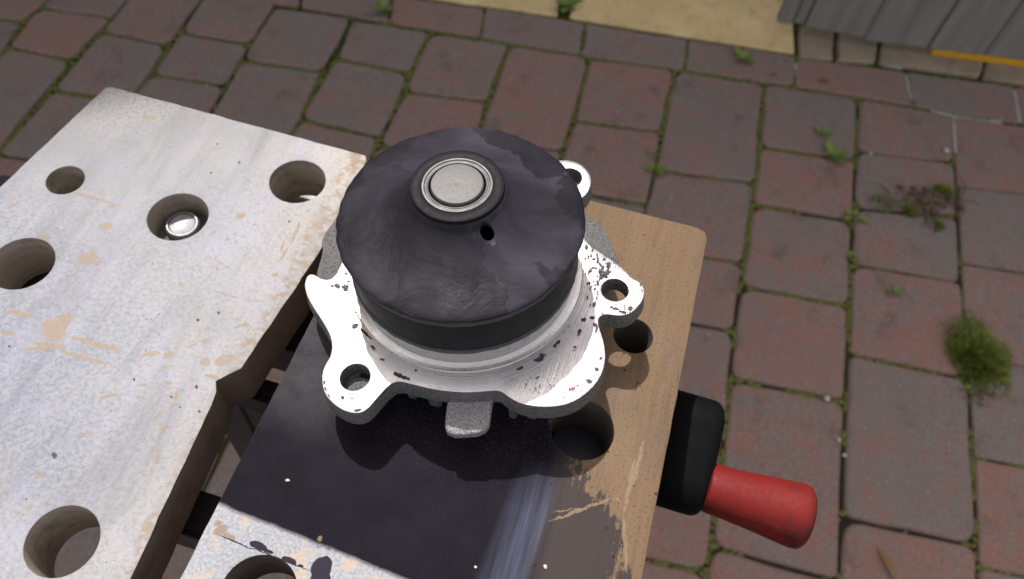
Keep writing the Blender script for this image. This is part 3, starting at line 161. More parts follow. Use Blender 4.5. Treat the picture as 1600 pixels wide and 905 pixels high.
# ---------------------------------------------------------------- node helper
class NT:
    def __init__(s, name):
        s.m = bpy.data.materials.new(name); s.m.use_nodes = True
        s.t = s.m.node_tree; s.t.nodes.clear()
        s.out = s.t.nodes.new('ShaderNodeOutputMaterial'); s.b = s.t.nodes.new('ShaderNodeBsdfPrincipled')
        s.t.links.new(s.b.outputs[0], s.out.inputs[0])
        s.tc = s.t.nodes.new('ShaderNodeTexCoord'); s.co = s.tc.outputs['Object']
    def put(s, sock, v):
        if hasattr(v, 'is_output'): s.t.links.new(v, sock)
        elif isinstance(v, (tuple, list)) and len(v) == 3 and sock.type == 'RGBA': sock.default_value = (*v, 1)
        else: sock.default_value = v
    def set(s, **k):
        for n, v in k.items(): s.put(s.b.inputs[n.replace('_', ' ')], v)
    def map(s, scale=(1, 1, 1), rot=(0, 0, 0), loc=(0, 0, 0), src=None):
        n = s.t.nodes.new('ShaderNodeMapping'); s.t.links.new(src or s.co, n.inputs[0])
        n.inputs[1].default_value = loc; n.inputs[2].default_value = rot; n.inputs[3].default_value = scale
        return n.outputs[0]
    def noise(s, sc, det=4, rough=.6, src=None, dist=0, col=False):
        n = s.t.nodes.new('ShaderNodeTexNoise'); s.t.links.new(src or s.co, n.inputs['Vector'])
        n.inputs['Scale'].default_value = sc; n.inputs['Detail'].default_value = det
        n.inputs['Roughness'].default_value = rough; n.inputs['Distortion'].default_value = dist
        return n.outputs['Color' if col else 'Fac']
    def voro(s, sc, feature='F1', out='Distance', src=None, rnd=1):
        n = s.t.nodes.new('ShaderNodeTexVoronoi'); n.feature = feature; s.t.links.new(src or s.co, n.inputs['Vector'])
        n.inputs['Scale'].default_value = sc; n.inputs['Randomness'].default_value = rnd
        return n.outputs[out]
    def ramp(s, f, lo, hi, a=0.0, b=1.0):
        n = s.t.nodes.new('ShaderNodeMapRange'); s.t.links.new(f, n.inputs[0])
        n.inputs[1].default_value = lo; n.inputs[2].default_value = hi; n.inputs[3].default_value = a; n.inputs[4].default_value = b
        return n.outputs[0]
    def mix(s, f, a, b, mode='MIX'):
        n = s.t.nodes.new('ShaderNodeMix'); n.data_type = 'RGBA'; n.blend_type = mode
        s.put(n.inputs[0], f); s.put(n.inputs[6], a); s.put(n.inputs[7], b); return n.outputs[2]
    def math(s, op, a, b=0.0, c=None):
        n = s.t.nodes.new('ShaderNodeMath'); n.operation = op; s.put(n.inputs[0], a); s.put(n.inputs[1], b)
        if c is not None: s.put(n.inputs[2], c)
        return n.outputs[0]
    def sep(s, src=None):
        n = s.t.nodes.new('ShaderNodeSeparateXYZ'); s.t.links.new(src or s.co, n.inputs[0]); return n.outputs
    def bump(s, h, strength=.3, dist=.001, prev=None):
        n = s.t.nodes.new('ShaderNodeBump'); n.inputs['Strength'].default_value = strength; n.inputs['Distance'].default_value = dist
        s.t.links.new(h, n.inputs['Height'])
        if prev: s.t.links.new(prev, n.inputs['Normal'])
        return n.outputs[0]
    def ellipses(s, items, jit=.0022, jsc=260):
        """union of ragged ellipses given as centre, half axes, angle (metres): scrapes, scratches and painted shadow patches"""
        d = s.t.nodes.new('ShaderNodeVectorMath'); d.operation = 'MULTIPLY_ADD'
        s.t.links.new(s.noise(jsc, 4, .7, col=True), d.inputs[0]); d.inputs[1].default_value = (jit, jit, 0)
        of = s.t.nodes.new('ShaderNodeVectorMath'); of.operation = 'SUBTRACT'; s.t.links.new(s.co, of.inputs[0]); of.inputs[1].default_value = (jit/2, jit/2, 0)
        s.t.links.new(of.outputs[0], d.inputs[2]); best = None
        for cx, cy, a, b, an in items:
            m = s.t.nodes.new('ShaderNodeMapping'); m.vector_type = 'TEXTURE'; s.t.links.new(d.outputs[0], m.inputs[0])
            m.inputs[1].default_value = (cx, cy, 0); m.inputs[2].default_value = (0, 0, an); m.inputs[3].default_value = (a, b, .3)
            l = s.t.nodes.new('ShaderNodeVectorMath'); l.operation = 'LENGTH'; s.t.links.new(m.outputs[0], l.inputs[0])
            best = l.outputs['Value'] if best is None else s.math('MINIMUM', best, l.outputs['Value'])
        return best
    def orand(s):
        n = s.t.nodes.new('ShaderNodeObjectInfo'); return n.outputs['Random']

# ---------------------------------------------------------------- materials
def m_coat_left():
    t = NT('worn_pale_coating')
    x, y, z = t.sep()
    sp = t.noise(620, 5, .75); sp2 = t.noise(2200, 2, .6); big = t.noise(14, 6, .65)
    mid = t.noise(48, 7, .7)
    c = t.mix(t.ramp(big, .35, .65), (.150, .172, .235), (.225, .232, .255))
    # warmer at the far end and towards the vice edge
    warm = t.math('ADD', t.ramp(y, .12, .215), t.ramp(x, -.150, -.105))
    c = t.mix(t.math('MULTIPLY', warm, t.ramp(mid, .3, .7, .25, .75)), c, (.40, .36, .31))
    c = t.mix(t.ramp(mid, .48, .62, 0, .6), c, (.27, .27, .36))
    c = t.mix(t.ramp(sp, .40, .62, 0, .5), c, (.37, .375, .395))
    c = t.mix(t.ramp(sp, .46, .32, 0, .38), c, (.16, .16, .19))
    smear = t.noise(1, 5, .65, src=t.map((60, 14, 10), (0, 0, -.5)), dist=.8)
    c = t.mix(t.ramp(smear, .48, .70, 0, .5), c, (.135, .135, .165))
    c = t.mix(t.math('MULTIPLY', t.math('MULTIPLY', t.ramp(y, .13, .21), t.ramp(x, -.13, -.2)), t.ramp(sp, .40, .58)), c, (.15, .145, .14))
    dots = t.math('MULTIPLY', t.ramp(t.voro(330), .13, .07), t.ramp(t.noise(60, 3), .5, .62))
    c = t.mix(t.math('MULTIPLY', dots, .85), c, (.06, .055, .07))
    fib = t.noise(1, 3, .6, src=t.map((500, 160, 300), (0, 0, .5)), dist=1.5)
    c = t.mix(t.ramp(fib, .57, .66, 0, .25), c, (.30, .24, .20))
    blot = t.math('MULTIPLY', t.ramp(t.noise(38, 4, .6, src=t.map((1, .6, 1), (0, 0, .7), (3, 1, 0))), .60, .70), t.ramp(t.noise(300, 3), .35, .6))
    c = t.mix(t.math('MULTIPLY', blot, .35), c, (.26, .20, .14))
    ed = t.math('MULTIPLY', t.math('ADD', t.ramp(t.math('ADD', x, t.math('MULTIPLY', t.noise(90, 5, .7), .010)), -.1075, -.1040), 0), t.ramp(t.noise(260, 4, .7), .45, .58))
    gr = t.noise(1, 4, .7, src=t.map((60, 700, 60), (0, 0, .5)))
    bare = t.mix(gr, (.20, .145, .10), (.30, .23, .165))
    sc = t.math('ADD', t.ellipses(SCRAPE_L), t.ramp(t.noise(420, 4, .7), .3, .8, -.25, .55))
    c = t.mix(t.math('MULTIPLY', t.ramp(sc, 1.15, .85, 0, .85), t.ramp(gr, .30, .50, .3, 1)), c, bare)
    c = t.mix(t.math('MULTIPLY', ed, .8), c, bare)
    t.set(Base_Color=c, Roughness=t.ramp(sp2, .3, .7, .48, .66), Specular_IOR_Level=.32,
          Normal=t.bump(t.noise(700, 4, .7), .35, .0006, t.bump(mid, .25, .001)))
    return t.m
def m_coat_right():
    t = NT('worn_coating_with_shadow')
    x, y, z = t.sep()
    sp = t.noise(1000, 3, .7); mid = t.noise(85, 5, .65); big = t.noise(22, 4, .6)
    coat = t.mix(t.ramp(mid, .3, .7), (.009, .0075, .012), (.014, .012, .018))  # coating colour darkened to paint the deep shadow across this board
    coat = t.mix(t.math('MULTIPLY', t.ramp(sp, .52, .68), t.ramp(y, .075, .11, .0, .45)), coat, (.075, .068, .074))
    # cracked greyish patch near the vice edge
    k = t.math('MULTIPLY', t.ramp(y, .080, .100), t.ramp(x, -.060, -.080))
    coat = t.mix(t.math('MULTIPLY', k, t.ramp(mid, .3, .6, .4, 1)), coat, (.055, .052, .058))
    crack = t.ramp(t.voro(160, 'DISTANCE_TO_EDGE', src=t.map((.8, 2.2, 1), (0, 0, .2))), .07, .01)
    coat = t.mix(t.math('MULTIPLY', crack, t.math('MULTIPLY', k, .35)), coat, (.03, .028, .032))
    # sunlit near corner past the shadow edge, painted as paler coating
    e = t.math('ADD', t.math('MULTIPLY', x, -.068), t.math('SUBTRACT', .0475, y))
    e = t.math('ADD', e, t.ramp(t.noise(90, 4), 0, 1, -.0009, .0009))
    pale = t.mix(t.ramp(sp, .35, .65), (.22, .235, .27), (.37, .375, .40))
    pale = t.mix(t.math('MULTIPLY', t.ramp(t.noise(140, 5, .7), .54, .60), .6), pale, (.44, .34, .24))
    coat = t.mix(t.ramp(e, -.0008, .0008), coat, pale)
    light_streak = t.math('ADD', x, t.math('MULTIPLY', t.math('SUBTRACT', y, .06), -.08))  # bluish streak of light painted along the coating
    rb_ = t.math('MULTIPLY', t.ramp(light_streak, -.010, -.002), t.ramp(light_streak, .0065, .0045))
    rb_ = t.math('MULTIPLY', rb_, t.ramp(t.noise(1, 4, .7, src=t.map((420, 18, 40))), .30, .65, .25, .9))
    rb_ = t.math('MULTIPLY', rb_, t.ramp(y, .100, .080))
    coat = t.mix(rb_, coat, (.075, .082, .125))
    coat = t.mix(t.ramp(x, .002, .010, 0, .6), coat, (.075, .062, .056))
    # bare worn timber on the right
    g = t.noise(1, 4, .65, src=t.map((520, 26, 40)), dist=.4)
    g2 = t.noise(1, 3, .6, src=t.map((160, 9, 40)), dist=.2)
    wood = t.mix(g, (.112, .072, .041), (.185, .123, .072))
    wood = t.mix(t.ramp(g2, .42, .62, 0, .55), wood, (.165, .110, .070))
    wood = t.mix(t.ramp(sp, .55, .68, 0, .85), wood, (.055, .042, .04))
    wood = t.mix(t.ramp(big, .52, .68, 0, .5), wood, (.10, .080, .078))
    x0 = t.ramp(y, .080, .112, .033, .002)
    w = t.math('SUBTRACT', x, t.math('SUBTRACT', x0, t.ramp(y, .155, .185, 0, .035)))
    w = t.math('ADD', w, t.ramp(t.noise(60, 5, .75), 0, 1, -.020, .020))
    w = t.math('ADD', w, t.ramp(t.noise(1, 5, .8, src=t.map((500, 55, 100))), 0, 1, -.014, .014))
    mask = t.ramp(w, -.0008, .0016)
    wst = t.noise(1, 5, .75, src=t.map((190, 20, 50)), dist=.6)
    wood = t.mix(t.ramp(wst, .52, .68, 0, .40), wood, (.062, .050, .048))
    c = t.mix(mask, coat, wood)
    # scrapes, blob and finger shadows painted dark, scratch lines, grime and dents
    c = t.mix(t.math('MULTIPLY', t.ramp(t.ellipses(SCRAPE_R), 1.12, .92, 0, .85), t.ramp(sp, .35, .5, .2, 1)), c, (.22, .155, .10))
    c = t.mix(t.ramp(t.ellipses(SHADOW_SCRATCH_R, .0012), 1.04, .94, 0, .96), c, (.018, .014, .026))
    dots = t.math('MULTIPLY', t.ramp(t.voro(170), .11, .06), t.ramp(t.noise(40, 3), .42, .6))
    c = t.mix(t.math('MULTIPLY', dots, .9), c, (.02, .016, .016))
    t.set(Base_Color=c, Roughness=t.mix(mask, (.5, .5, .5), (.6, .6, .6)), Specular_IOR_Level=t.ramp(mask, 0, 1, .02, .15),
          Normal=t.bump(t.noise(900, 4, .7), .3, .0004, t.bump(g, .25, .0005)))
    return t.m
def m_edge(name, a, b, sc=1.0):
    t = NT(name)
    l = t.noise(1, 4, .6, src=t.map((20*sc, 20*sc, 420*sc)), dist=.3)
    st = t.noise(55, 5, .65)
    c = t.mix(l, a, b); c = t.mix(t.ramp(st, .5, .7, 0, .7), c, tuple(v*.35 for v in a))
    t.set(Base_Color=c, Roughness=.75, Normal=t.bump(l, .4, .0006, t.bump(st, .3, .001)))
    return t.m
def m_plain(name, col, rough=.5, metal=0.0, var=.15, sc=200, bump=.15, spec=.5, bd=.0005):
    t = NT(name); n = t.noise(sc, 4, .65)
    c = t.mix(n, tuple(v*(1-var) for v in col), tuple(min(1, v*(1+var)) for v in col))
    t.set(Base_Color=c, Roughness=t.ramp(n, .3, .7, max(.03, rough-.07), min(1, rough+.07)), Metallic=metal, Specular_IOR_Level=spec,
          Normal=t.bump(t.noise(sc*2.5, 4, .7), bump, bd))
    return t.m
def m_machined():
    t = NT('machined_aluminium')
    x, y, z = t.sep()
    r = t.math('SQRT', t.math('ADD', t.math('POWER', x, 2.0), t.math('POWER', y, 2.0)))
    rings = t.noise(1, 3, .7, src=None) if False else None
    cx = t.t.nodes.new('ShaderNodeCombineXYZ'); t.put(cx.inputs[0], t.math('MULTIPLY', r, 2600.0))
    t.put(cx.inputs[1], 0.0)
    ring = t.noise(1, 2, .6, src=cx.outputs[0])
    diag = t.noise(1, 2, .6, src=t.map((2200, 60, 60), (0, 0, -.55)), dist=.1)
    sel = t.ramp(r, .0445, .0475)
    line = t.mix(sel, ring, diag)
    c = t.mix(t.noise(500, 4), (.47, .46, .49), (.62, .61, .635))
    c = t.mix(t.ramp(t.noise(1500, 3, .7), .60, .70, 0, .55), c, (.45, .43, .47))
    t.set(Base_Color=c, Metallic=1.0, Roughness=t.ramp(t.noise(160, 4), .3, .7, .40, .52), Anisotropic=.35,
          Normal=t.bump(line, .5, .0003))
    tg = t.t.nodes.new('ShaderNodeTangent'); tg.direction_type = 'RADIAL'; tg.axis = 'Z'
    t.t.links.new(tg.outputs[0], t.b.inputs['Tangent'])
    return t.m
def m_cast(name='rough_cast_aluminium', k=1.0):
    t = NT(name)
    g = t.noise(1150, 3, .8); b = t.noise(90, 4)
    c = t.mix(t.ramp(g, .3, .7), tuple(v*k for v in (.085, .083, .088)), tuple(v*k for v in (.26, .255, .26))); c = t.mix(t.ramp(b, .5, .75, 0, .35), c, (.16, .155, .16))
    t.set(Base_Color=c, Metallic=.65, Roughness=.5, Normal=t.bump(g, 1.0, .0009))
    return t.m
def m_turned(name, col=(.74, .73, .72), rough=.3):
    t = NT(name)
    x, y, z = t.sep()
    r = t.math('SQRT', t.math('ADD', t.math('POWER', x, 2.0), t.math('POWER', y, 2.0)))
    cx = t.t.nodes.new('ShaderNodeCombineXYZ'); t.put(cx.inputs[0], t.math('MULTIPLY', r, 1800.0)); t.put(cx.inputs[1], t.math('MULTIPLY', z, 2200.0))
    ring = t.noise(1, 3, .7, src=cx.outputs[0])
    t.set(Base_Color=t.mix(t.noise(700, 4), tuple(v*.8 for v in col), col), Metallic=1.0, Roughness=t.ramp(t.noise(300, 3), .3, .7, rough-.06, rough+.1),
          Normal=t.bump(ring, .35, .0003))
    return t.m
def m_cover():
    t = NT('black_moulded_plastic')
    x, y, z = t.sep()
    w = t.noise(38, 4, .55, dist=1.2)
    d = t.t.nodes.new('ShaderNodeVectorMath'); d.operation = 'ADD'
    sc = t.t.nodes.new('ShaderNodeVectorMath'); sc.operation = 'SCALE'; t.t.links.new(t.noise(60, 4, .65, col=True), sc.inputs[0]); sc.inputs[3].default_value = .022
    t.t.links.new(t.co, d.inputs[0]); t.t.links.new(sc.outputs[0], d.inputs[1])
    patch = t.voro(46, 'F1', 'Color', src=d.outputs[0])
    edge = t.voro(46, 'DISTANCE_TO_EDGE', src=d.outputs[0])
    pv = t.sep(patch)[0]
    smudge = t.math('MULTIPLY', t.ramp(t.noise(26, 5, .6, dist=.6), .40, .60, .15, 1), t.ramp(pv, .1, .8, .35, 1))  # patchy paler smudges in the plastic
    c = t.mix(smudge, (.005, .0045, .008), (.034, .030, .046))
    c = t.mix(t.ramp(edge, .010, 0, 0, .22), c, (.006, .005, .008))
    step = t.math('ADD', t.math('MULTIPLY', pv, .45), t.math('MULTIPLY', w, 1.3))
    n = t.bump(step, .5, .0014); n = t.bump(t.ramp(edge, 0, .03), .10, .0004, n); n = t.bump(t.noise(420, 4, .7), .12, .0004, n)
    t.set(Base_Color=c, Roughness=t.ramp(t.math('ADD', w, pv), .5, 1.4, .44, .62), Specular_IOR_Level=.26, Normal=n)
    return t.m
def m_grip():
    t = NT('scuffed_red_rubber'); n = t.noise(38, 5, .7); f = t.noise(500, 4, .7); s1 = t.noise(1, 4, .7, src=t.map((30, 260, 260)))
    c = t.mix(n, (.105, .004, .003), (.190, .007, .005)); c = t.mix(t.ramp(n, .52, .68, 0, .75), c, (.030, .006, .006)); c = t.mix(t.ramp(s1, .60, .70, 0, .45), c, (.24, .022, .016))
    t.set(Base_Color=c, Roughness=t.ramp(f, .3, .7, .55, .8), Specular_IOR_Level=.3, Normal=t.bump(f, .15, .0005))
    return t.m
def m_paver():
    t = NT('clay_grey_red_paver')
    rnd = t.orand()
    off = t.t.nodes.new('ShaderNodeVectorMath'); off.operation = 'ADD'
    cb = t.t.nodes.new('ShaderNodeCombineXYZ'); t.put(cb.inputs[2], t.math('MULTIPLY', rnd, 9.0)); t.t.links.new(t.co, off.inputs[0]); t.t.links.new(cb.outputs[0], off.inputs[1])
    co = off.outputs[0]
    big = t.noise(9, 4, .6, src=co); mid = t.noise(45, 5, .7, src=co); fine = t.noise(330, 4, .75, src=co)
    k = t.math('ADD', t.math('MULTIPLY', t.math('SUBTRACT', rnd, .5), .42), big)
    c = t.mix(t.ramp(k, .30, .70), (.190, .162, .152), (.285, .145, .122))
    c = t.mix(t.ramp(mid, .42, .66, 0, .8), c, (.195, .180, .170))
    c = t.mix(t.ramp(mid, .47, .30, 0, .8), c, (.285, .140, .116))
    c = t.mix(t.ramp(fine, .50, .66, 0, .6), c, (.36, .29, .26))
    c = t.mix(t.ramp(fine, .46, .28, 0, .75), c, (.095, .072, .062))
    c = t.mix(t.ramp(t.voro(65, src=co), .11, .06, 0, .6), c, (.42, .39, .36))
    c = t.mix(t.ramp(t.noise(17, 6, .7, src=co), .56, .68, 0, .55), c, (.11, .095, .088))
    t.set(Base_Color=c, Roughness=.9, Specular_IOR_Level=.25, Normal=t.bump(fine, .7, .003, t.bump(mid, .5, .006)))
    return t.m
def m_ground():
    t = NT('mossy_joint_sand')
    a = t.noise(4, 4, .6); b = t.noise(60, 5, .7); f = t.noise(300, 4, .7)
    x, y, z = t.sep()
    gr = t.ramp(t.math('ADD', a, t.ramp(y, .5, 1.2, -.12, .08)), .42, .60)
    c = t.mix(b, (.028, .024, .018), (.065, .055, .04))
    mo = t.mix(f, (.035, .045, .010), (.10, .11, .022))
    c = t.mix(t.math('MULTIPLY', gr, t.ramp(b, .3, .55)), c, mo)
    t.set(Base_Color=c, Roughness=1.0, Specular_IOR_Level=.1, Normal=t.bump(f, 1.0, .006))
    return t.m
def m_stone(name, a, b):
    t = NT(name); big = t.noise(7, 4, .6); mid = t.noise(40, 5, .7); f = t.noise(260, 4, .7)
    c = t.mix(t.ramp(big, .35, .65), a, b); c = t.mix(t.ramp(mid, .52, .70, 0, .5), c, tuple(v*.55 for v in a)); c = t.mix(t.ramp(f, .5, .75, 0, .4), c, tuple(min(1, v*1.35) for v in b))
    t.set(Base_Color=c, Roughness=.9, Specular_IOR_Level=.2, Normal=t.bump(f, .5, .003, t.bump(mid, .4, .006)))
    return t.m
def m_weatherwood():
    t = NT('grey_weathered_timber'); rnd = t.orand()
    g = t.noise(1, 5, .7, src=t.map((60, 60, 3)), dist=.4); st = t.noise(6, 4, .6)
    c = t.mix(t.ramp(g, .3, .7), (.15, .14, .135), (.27, .255, .24))
    c = t.mix(t.math('MULTIPLY', rnd, .4), c, (.15, .14, .135)); c = t.mix(t.ramp(st, .55, .72, 0, .5), c, (.09, .085, .082))
    t.set(Base_Color=c, Roughness=.8, Normal=t.bump(g, .5, .003))
    return t.m
def m_leafy(name, a, b):
    t = NT(name); rnd = t.orand(); n = t.noise(120, 3)
    c = t.mix(n, a, b)
    t.set(Base_Color=c, Roughness=.6, Subsurface_Weight=0.0)
    return t.m

M = dict(
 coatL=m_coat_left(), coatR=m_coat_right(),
 edgeL=m_edge('stained_board_edge', (.050, .040, .034), (.105, .085, .070)),
 edgeR=m_edge('brown_board_edge', (.19, .105, .055), (.34, .21, .12)),
 holeL=m_edge('bare_timber_bore', (.14, .115, .09), (.36, .31, .25)),
 holeR=m_edge('grey_timber_bore', (.045, .035, .028), (.10, .08, .065)),
 spot=m_plain('dark_speck', (.045, .04, .06), .7),
 crumb=m_plain('pale_crumb', (.50, .46, .38), .8),
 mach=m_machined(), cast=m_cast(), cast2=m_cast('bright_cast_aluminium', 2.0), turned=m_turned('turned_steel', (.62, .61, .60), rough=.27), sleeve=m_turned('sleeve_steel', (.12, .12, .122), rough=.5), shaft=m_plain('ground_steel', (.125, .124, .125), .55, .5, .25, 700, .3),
 dull=m_plain('dull_worn_metal', (.30, .295, .29), .42, .85, .25, 500, .3),
 cover=m_cover(), band=m_plain('black_rubbed_metal', (.006, .006, .007), .65, .05, .3, 260, .2),
 bead=m_plain('scuffed_black_bead', (.085, .085, .085), .55, .4, .6, 900, .6),
 collar=m_plain('black_plastic_collar', (.006, .0055, .009), .6, 0, .15, 500, .1, .18),
 black=m_plain('matt_black_plastic', (.003, .003, .0035), .7, 0, .2, 150, .1, .08),
 red=m_grip(),
 grime=m_plain('greasy_red_smear', (.16, .012, .012), .5, 0, .2, 60, .12),
 steel=m_plain('dark_painted_steel', (.030, .028, .036), .4, .3, .25, 120, .1),
 zinc=m_plain('zinc_plated_steel', (.20, .205, .22), .55, .85, .1, 400, .1),
 palesteel=m_plain('pale_steel_plate', (.22, .215, .21), .5, .2, .1, 200, .1),
 mark=m_plain('dark_pitting', (.030, .024, .034), .6, 0, .3, 900, .3),
 redmark=m_plain('red_paint_fleck', (.16, .012, .010), .5),
 paver=m_paver(), ground=m_ground(),
 sand=m_stone('buff_sandstone', (.56, .42, .21), (.68, .53, .30)), buff=m_stone('buff_concrete', (.21, .165, .125), (.30, .245, .18)),
 wood=m_weatherwood(), yellow=m_plain('yellow_plastic', (.62, .33, .012), .5), render=m_stone('shade_wall_render', (.30, .28, .25), (.38, .36, .32)),
 leaf=m_leafy('fresh_leaf', (.10, .15, .03), (.17, .23, .05)), moss=m_leafy('moss', (.050, .062, .008), (.14, .15, .020)),
 tuft=m_leafy('moss_tuft', (.060, .095, .010), (.19, .22, .03)), dry=m_leafy('dead_leaf', (.17, .08, .025), (.24, .13, .05)), root=m_leafy('dry_root', (.07, .045, .03), (.13, .085, .05)),
 grit=m_plain('pale_grit', (.33, .29, .25), .9), peb=m_plain('white_pebble', (.42, .40, .38), .6), mortar=m_plain('pale_mortar', (.34, .33, .31), .95, 0, .2, 120, .5, .2),
)

# ---------------------------------------------------------------- object helpers
def tag(o, label=None, cat=None, group=None, kind=None):
    if label: o['label'] = label
    if cat: o['category'] = cat
    if group: o['group'] = group
    if kind: o['kind'] = kind
    return o
def empty(name, loc=(0, 0, 0), rot=None):
    o = bpy.data.objects.new(name, None); o.empty_display_size = .02; COL.objects.link(o); o.location = loc
    if rot: o.rotation_euler = rot
    return o
def link(name, me, mats, parent=None, loc=(0, 0, 0)):
    for m in (mats if isinstance(mats, (list, tuple)) else [mats]): me.materials.append(m)
    o = bpy.data.objects.new(name, me); COL.objects.link(o); o.location = loc
    if parent: o.parent = parent
    return o
def finish(name, bm, mats, parent=None, loc=(0, 0, 0), smooth=None):
    bmesh.ops.recalc_face_normals(bm, faces=bm.faces)
    me = bpy.data.meshes.new(name); bm.to_mesh(me); bm.free()
    if smooth is not None:
        for p in me.polygons: p.use_smooth = True
        me.set_sharp_from_angle(angle=math.radians(smooth))
    return link(name, me, mats, parent, loc)
def chaikin(P, n=2):
    for _ in range(n):
        Q = []
        for a, b in zip(P, P[1:]+P[:1]):
            Q += [(a[0]*.75+b[0]*.25, a[1]*.75+b[1]*.25), (a[0]*.25+b[0]*.75, a[1]*.25+b[1]*.75)]
        P = Q
    return P
def area(P): return .5*sum(a[0]*b[1]-b[0]*a[1] for a, b in zip(P, P[1:]+P[:1]))
def offset(P, d):                      # inward offset of a counter-clockwise outline
    n = len(P); out = []
    for i in range(n):
        a, p, b = Vector(P[i-1]), Vector(P[i]), Vector(P[(i+1) % n])
        u = (p-a).normalized() if (p-a).length > 1e-9 else Vector((1, 0)); v = (b-p).normalized() if (b-p).length > 1e-9 else u
        m = Vector((-(u+v).y, (u+v).x)); m = m.normalized() if m.length > 1e-6 else Vector((-u.y, u.x))
        out.append((p.x+m.x*d, p.y+m.y*d))
    return out
def circle(c, r, n=48, wob=0):
    return [(c[0]+r*math.cos(2*math.pi*i/n)*(1+wob*math.sin(3*i)), c[1]+r*math.sin(2*math.pi*i/n)*(1+wob*math.cos(2*i))) for i in range(n)]
def plate(name, outline, holes, ztop, zbot, mats, parent=None, cham=.0004, sidei=1, holei=2, steps=2, draft=0.0, holewob=0, loc=(0, 0, 0)):
    """solid plate with real through holes and eased edges"""
    P = list(outline)
    if area(P) < 0: P.reverse()
    bm = bmesh.new(); tops = []; bots = []
    def loop(pts, z): return [bm.verts.new((p[0], p[1], z)) for p in pts]
    def skin(A, B, mi):
        n = len(A)
        for i in range(n):
            f = bm.faces.new((A[i], A[(i+1) % n], B[(i+1) % n], B[i])); f.material_index = mi
    for pts, sgn, mi in [(P, 1, sidei)]+[(circle(c[:2], c[2], 56, holewob), -1, holei) for c in holes]:
        rows = []
        for k in range(steps+1):
            a = math.pi/2*k/steps
            rows.append(loop(offset(pts, sgn*cham*(1-math.sin(a))), ztop-cham*(1-math.cos(a))))
        base = offset(pts, -draft) if sgn > 0 and draft else pts
        rows.append(loop(base, zbot+cham)); rows.append(loop(offset(base, sgn*cham), zbot))
        for j, (A, B) in enumerate(zip(rows, rows[1:])): skin(A, B, 0 if j < steps-1 else mi)
        tops.append(rows[0]); bots.append(rows[-1])
    for loops, mi in ((tops, 0), (bots, sidei)):
        es = []
        for L in loops:
            for i in range(len(L)):
                e = bm.edges.get((L[i], L[(i+1) % len(L)]))
                es.append(e or bm.edges.new((L[i], L[(i+1) % len(L)])))
        r = bmesh.ops.triangle_fill(bm, use_beauty=True, use_dissolve=False, edges=es)
        for f in r['geom']:
            if isinstance(f, bmesh.types.BMFace): f.material_index = mi
    return finish(name, bm, mats, parent, loc, 35)
def lathe(name, prof, mats, parent=None, seg=128, loc=(0, 0, 0), wob=None, smooth=38, midx=None, axis='Z', close=True):
    bm = bmesh.new(); rows = []
    for r, z in prof:
        if r < 1e-7: rows.append([bm.verts.new((0, 0, z))]); continue
        row = []
        for i in range(seg):
            a = 2*math.pi*i/seg; rr, zz = (r, z) if not wob else wob(r, z, a)
            row.append(bm.verts.new((rr*math.cos(a), rr*math.sin(a), zz)))
        rows.append(row)
    for j, (A, B) in enumerate(zip(rows, rows[1:])):
        for i in range(seg):
            k = (i+1) % seg
            if len(A) == 1 and len(B) == 1: continue
            if len(A) == 1: f = bm.faces.new((A[0], B[i], B[k]))
            elif len(B) == 1: f = bm.faces.new((A[i], A[k], B[0]))
            else: f = bm.faces.new((A[i], A[k], B[k], B[i]))
            if midx: f.material_index = midx[j]
    if axis == 'X': bm.transform(Matrix.Rotation(math.radians(90), 4, 'Y'))
    if close:
        bmesh.ops.holes_fill(bm, edges=bm.edges, sides=0)
    return finish(name, bm, mats, parent, loc, smooth)
def flats(name, polys, mat, parent, z, k=1.0, thick=.00006, kind='stuff', label=None):
    """thin flakes / scrapes with a little thickness, one joined part"""
    bm = bmesh.new()
    z0 = z
    for i_, P in enumerate(polys):
        z = z0+i_*6e-6
        P = [(p[0]*k, p[1]*k) for p in P]
        if abs(area(P)) < 1e-10: continue
        if area(P) < 0: P.reverse()
        t = [bm.verts.new((x, y, z+thick)) for x, y in P]; b = [bm.verts.new((x, y, z-thick*2)) for x, y in P]
        try:
            f = bm.faces.new(t)
        except ValueError: continue
        n = len(P)
        for i in range(n): bm.faces.new((t[i], b[i], b[(i+1) % n], t[(i+1) % n]))
    bmesh.ops.triangulate(bm, faces=[f for f in bm.faces if len(f.verts) > 4])
    o = finish(name, bm, mat, parent)
    return tag(o, label, kind=kind)
def box(name, lo, hi, mat, parent=None, bev=.001, loc=(0, 0, 0)):
    bm = bmesh.new(); bmesh.ops.create_cube(bm, size=1)
    for v in bm.verts:
        v.co = Vector([(lo[i]+hi[i])/2+v.co[i]*(hi[i]-lo[i]) for i in range(3)])
    if bev: bmesh.ops.bevel(bm, geom=list(bm.edges), offset=bev, segments=2, affect='EDGES')
    return finish(name, bm, mat, parent, loc, 35)
def rough_outline(P, step, amp, seed=0):
    out = []
    for a, b in zip(P, P[1:]+P[:1]):
        a, b = Vector(a), Vector(b); L = (b-a).length; n = max(1, int(L/step)); nrm = Vector((-(b-a).y, (b-a).x)).normalized()
        for i in range(n):
            p = a+(b-a)*i/n; k = noise.noise(Vector((p.x*140+seed, p.y*140, seed*1.7)))*amp+noise.noise(Vector((p.x*900, p.y*900, seed)))*amp*.35
            if i == 0: k = 0
            out.append(tuple(p+nrm*k))
    return out

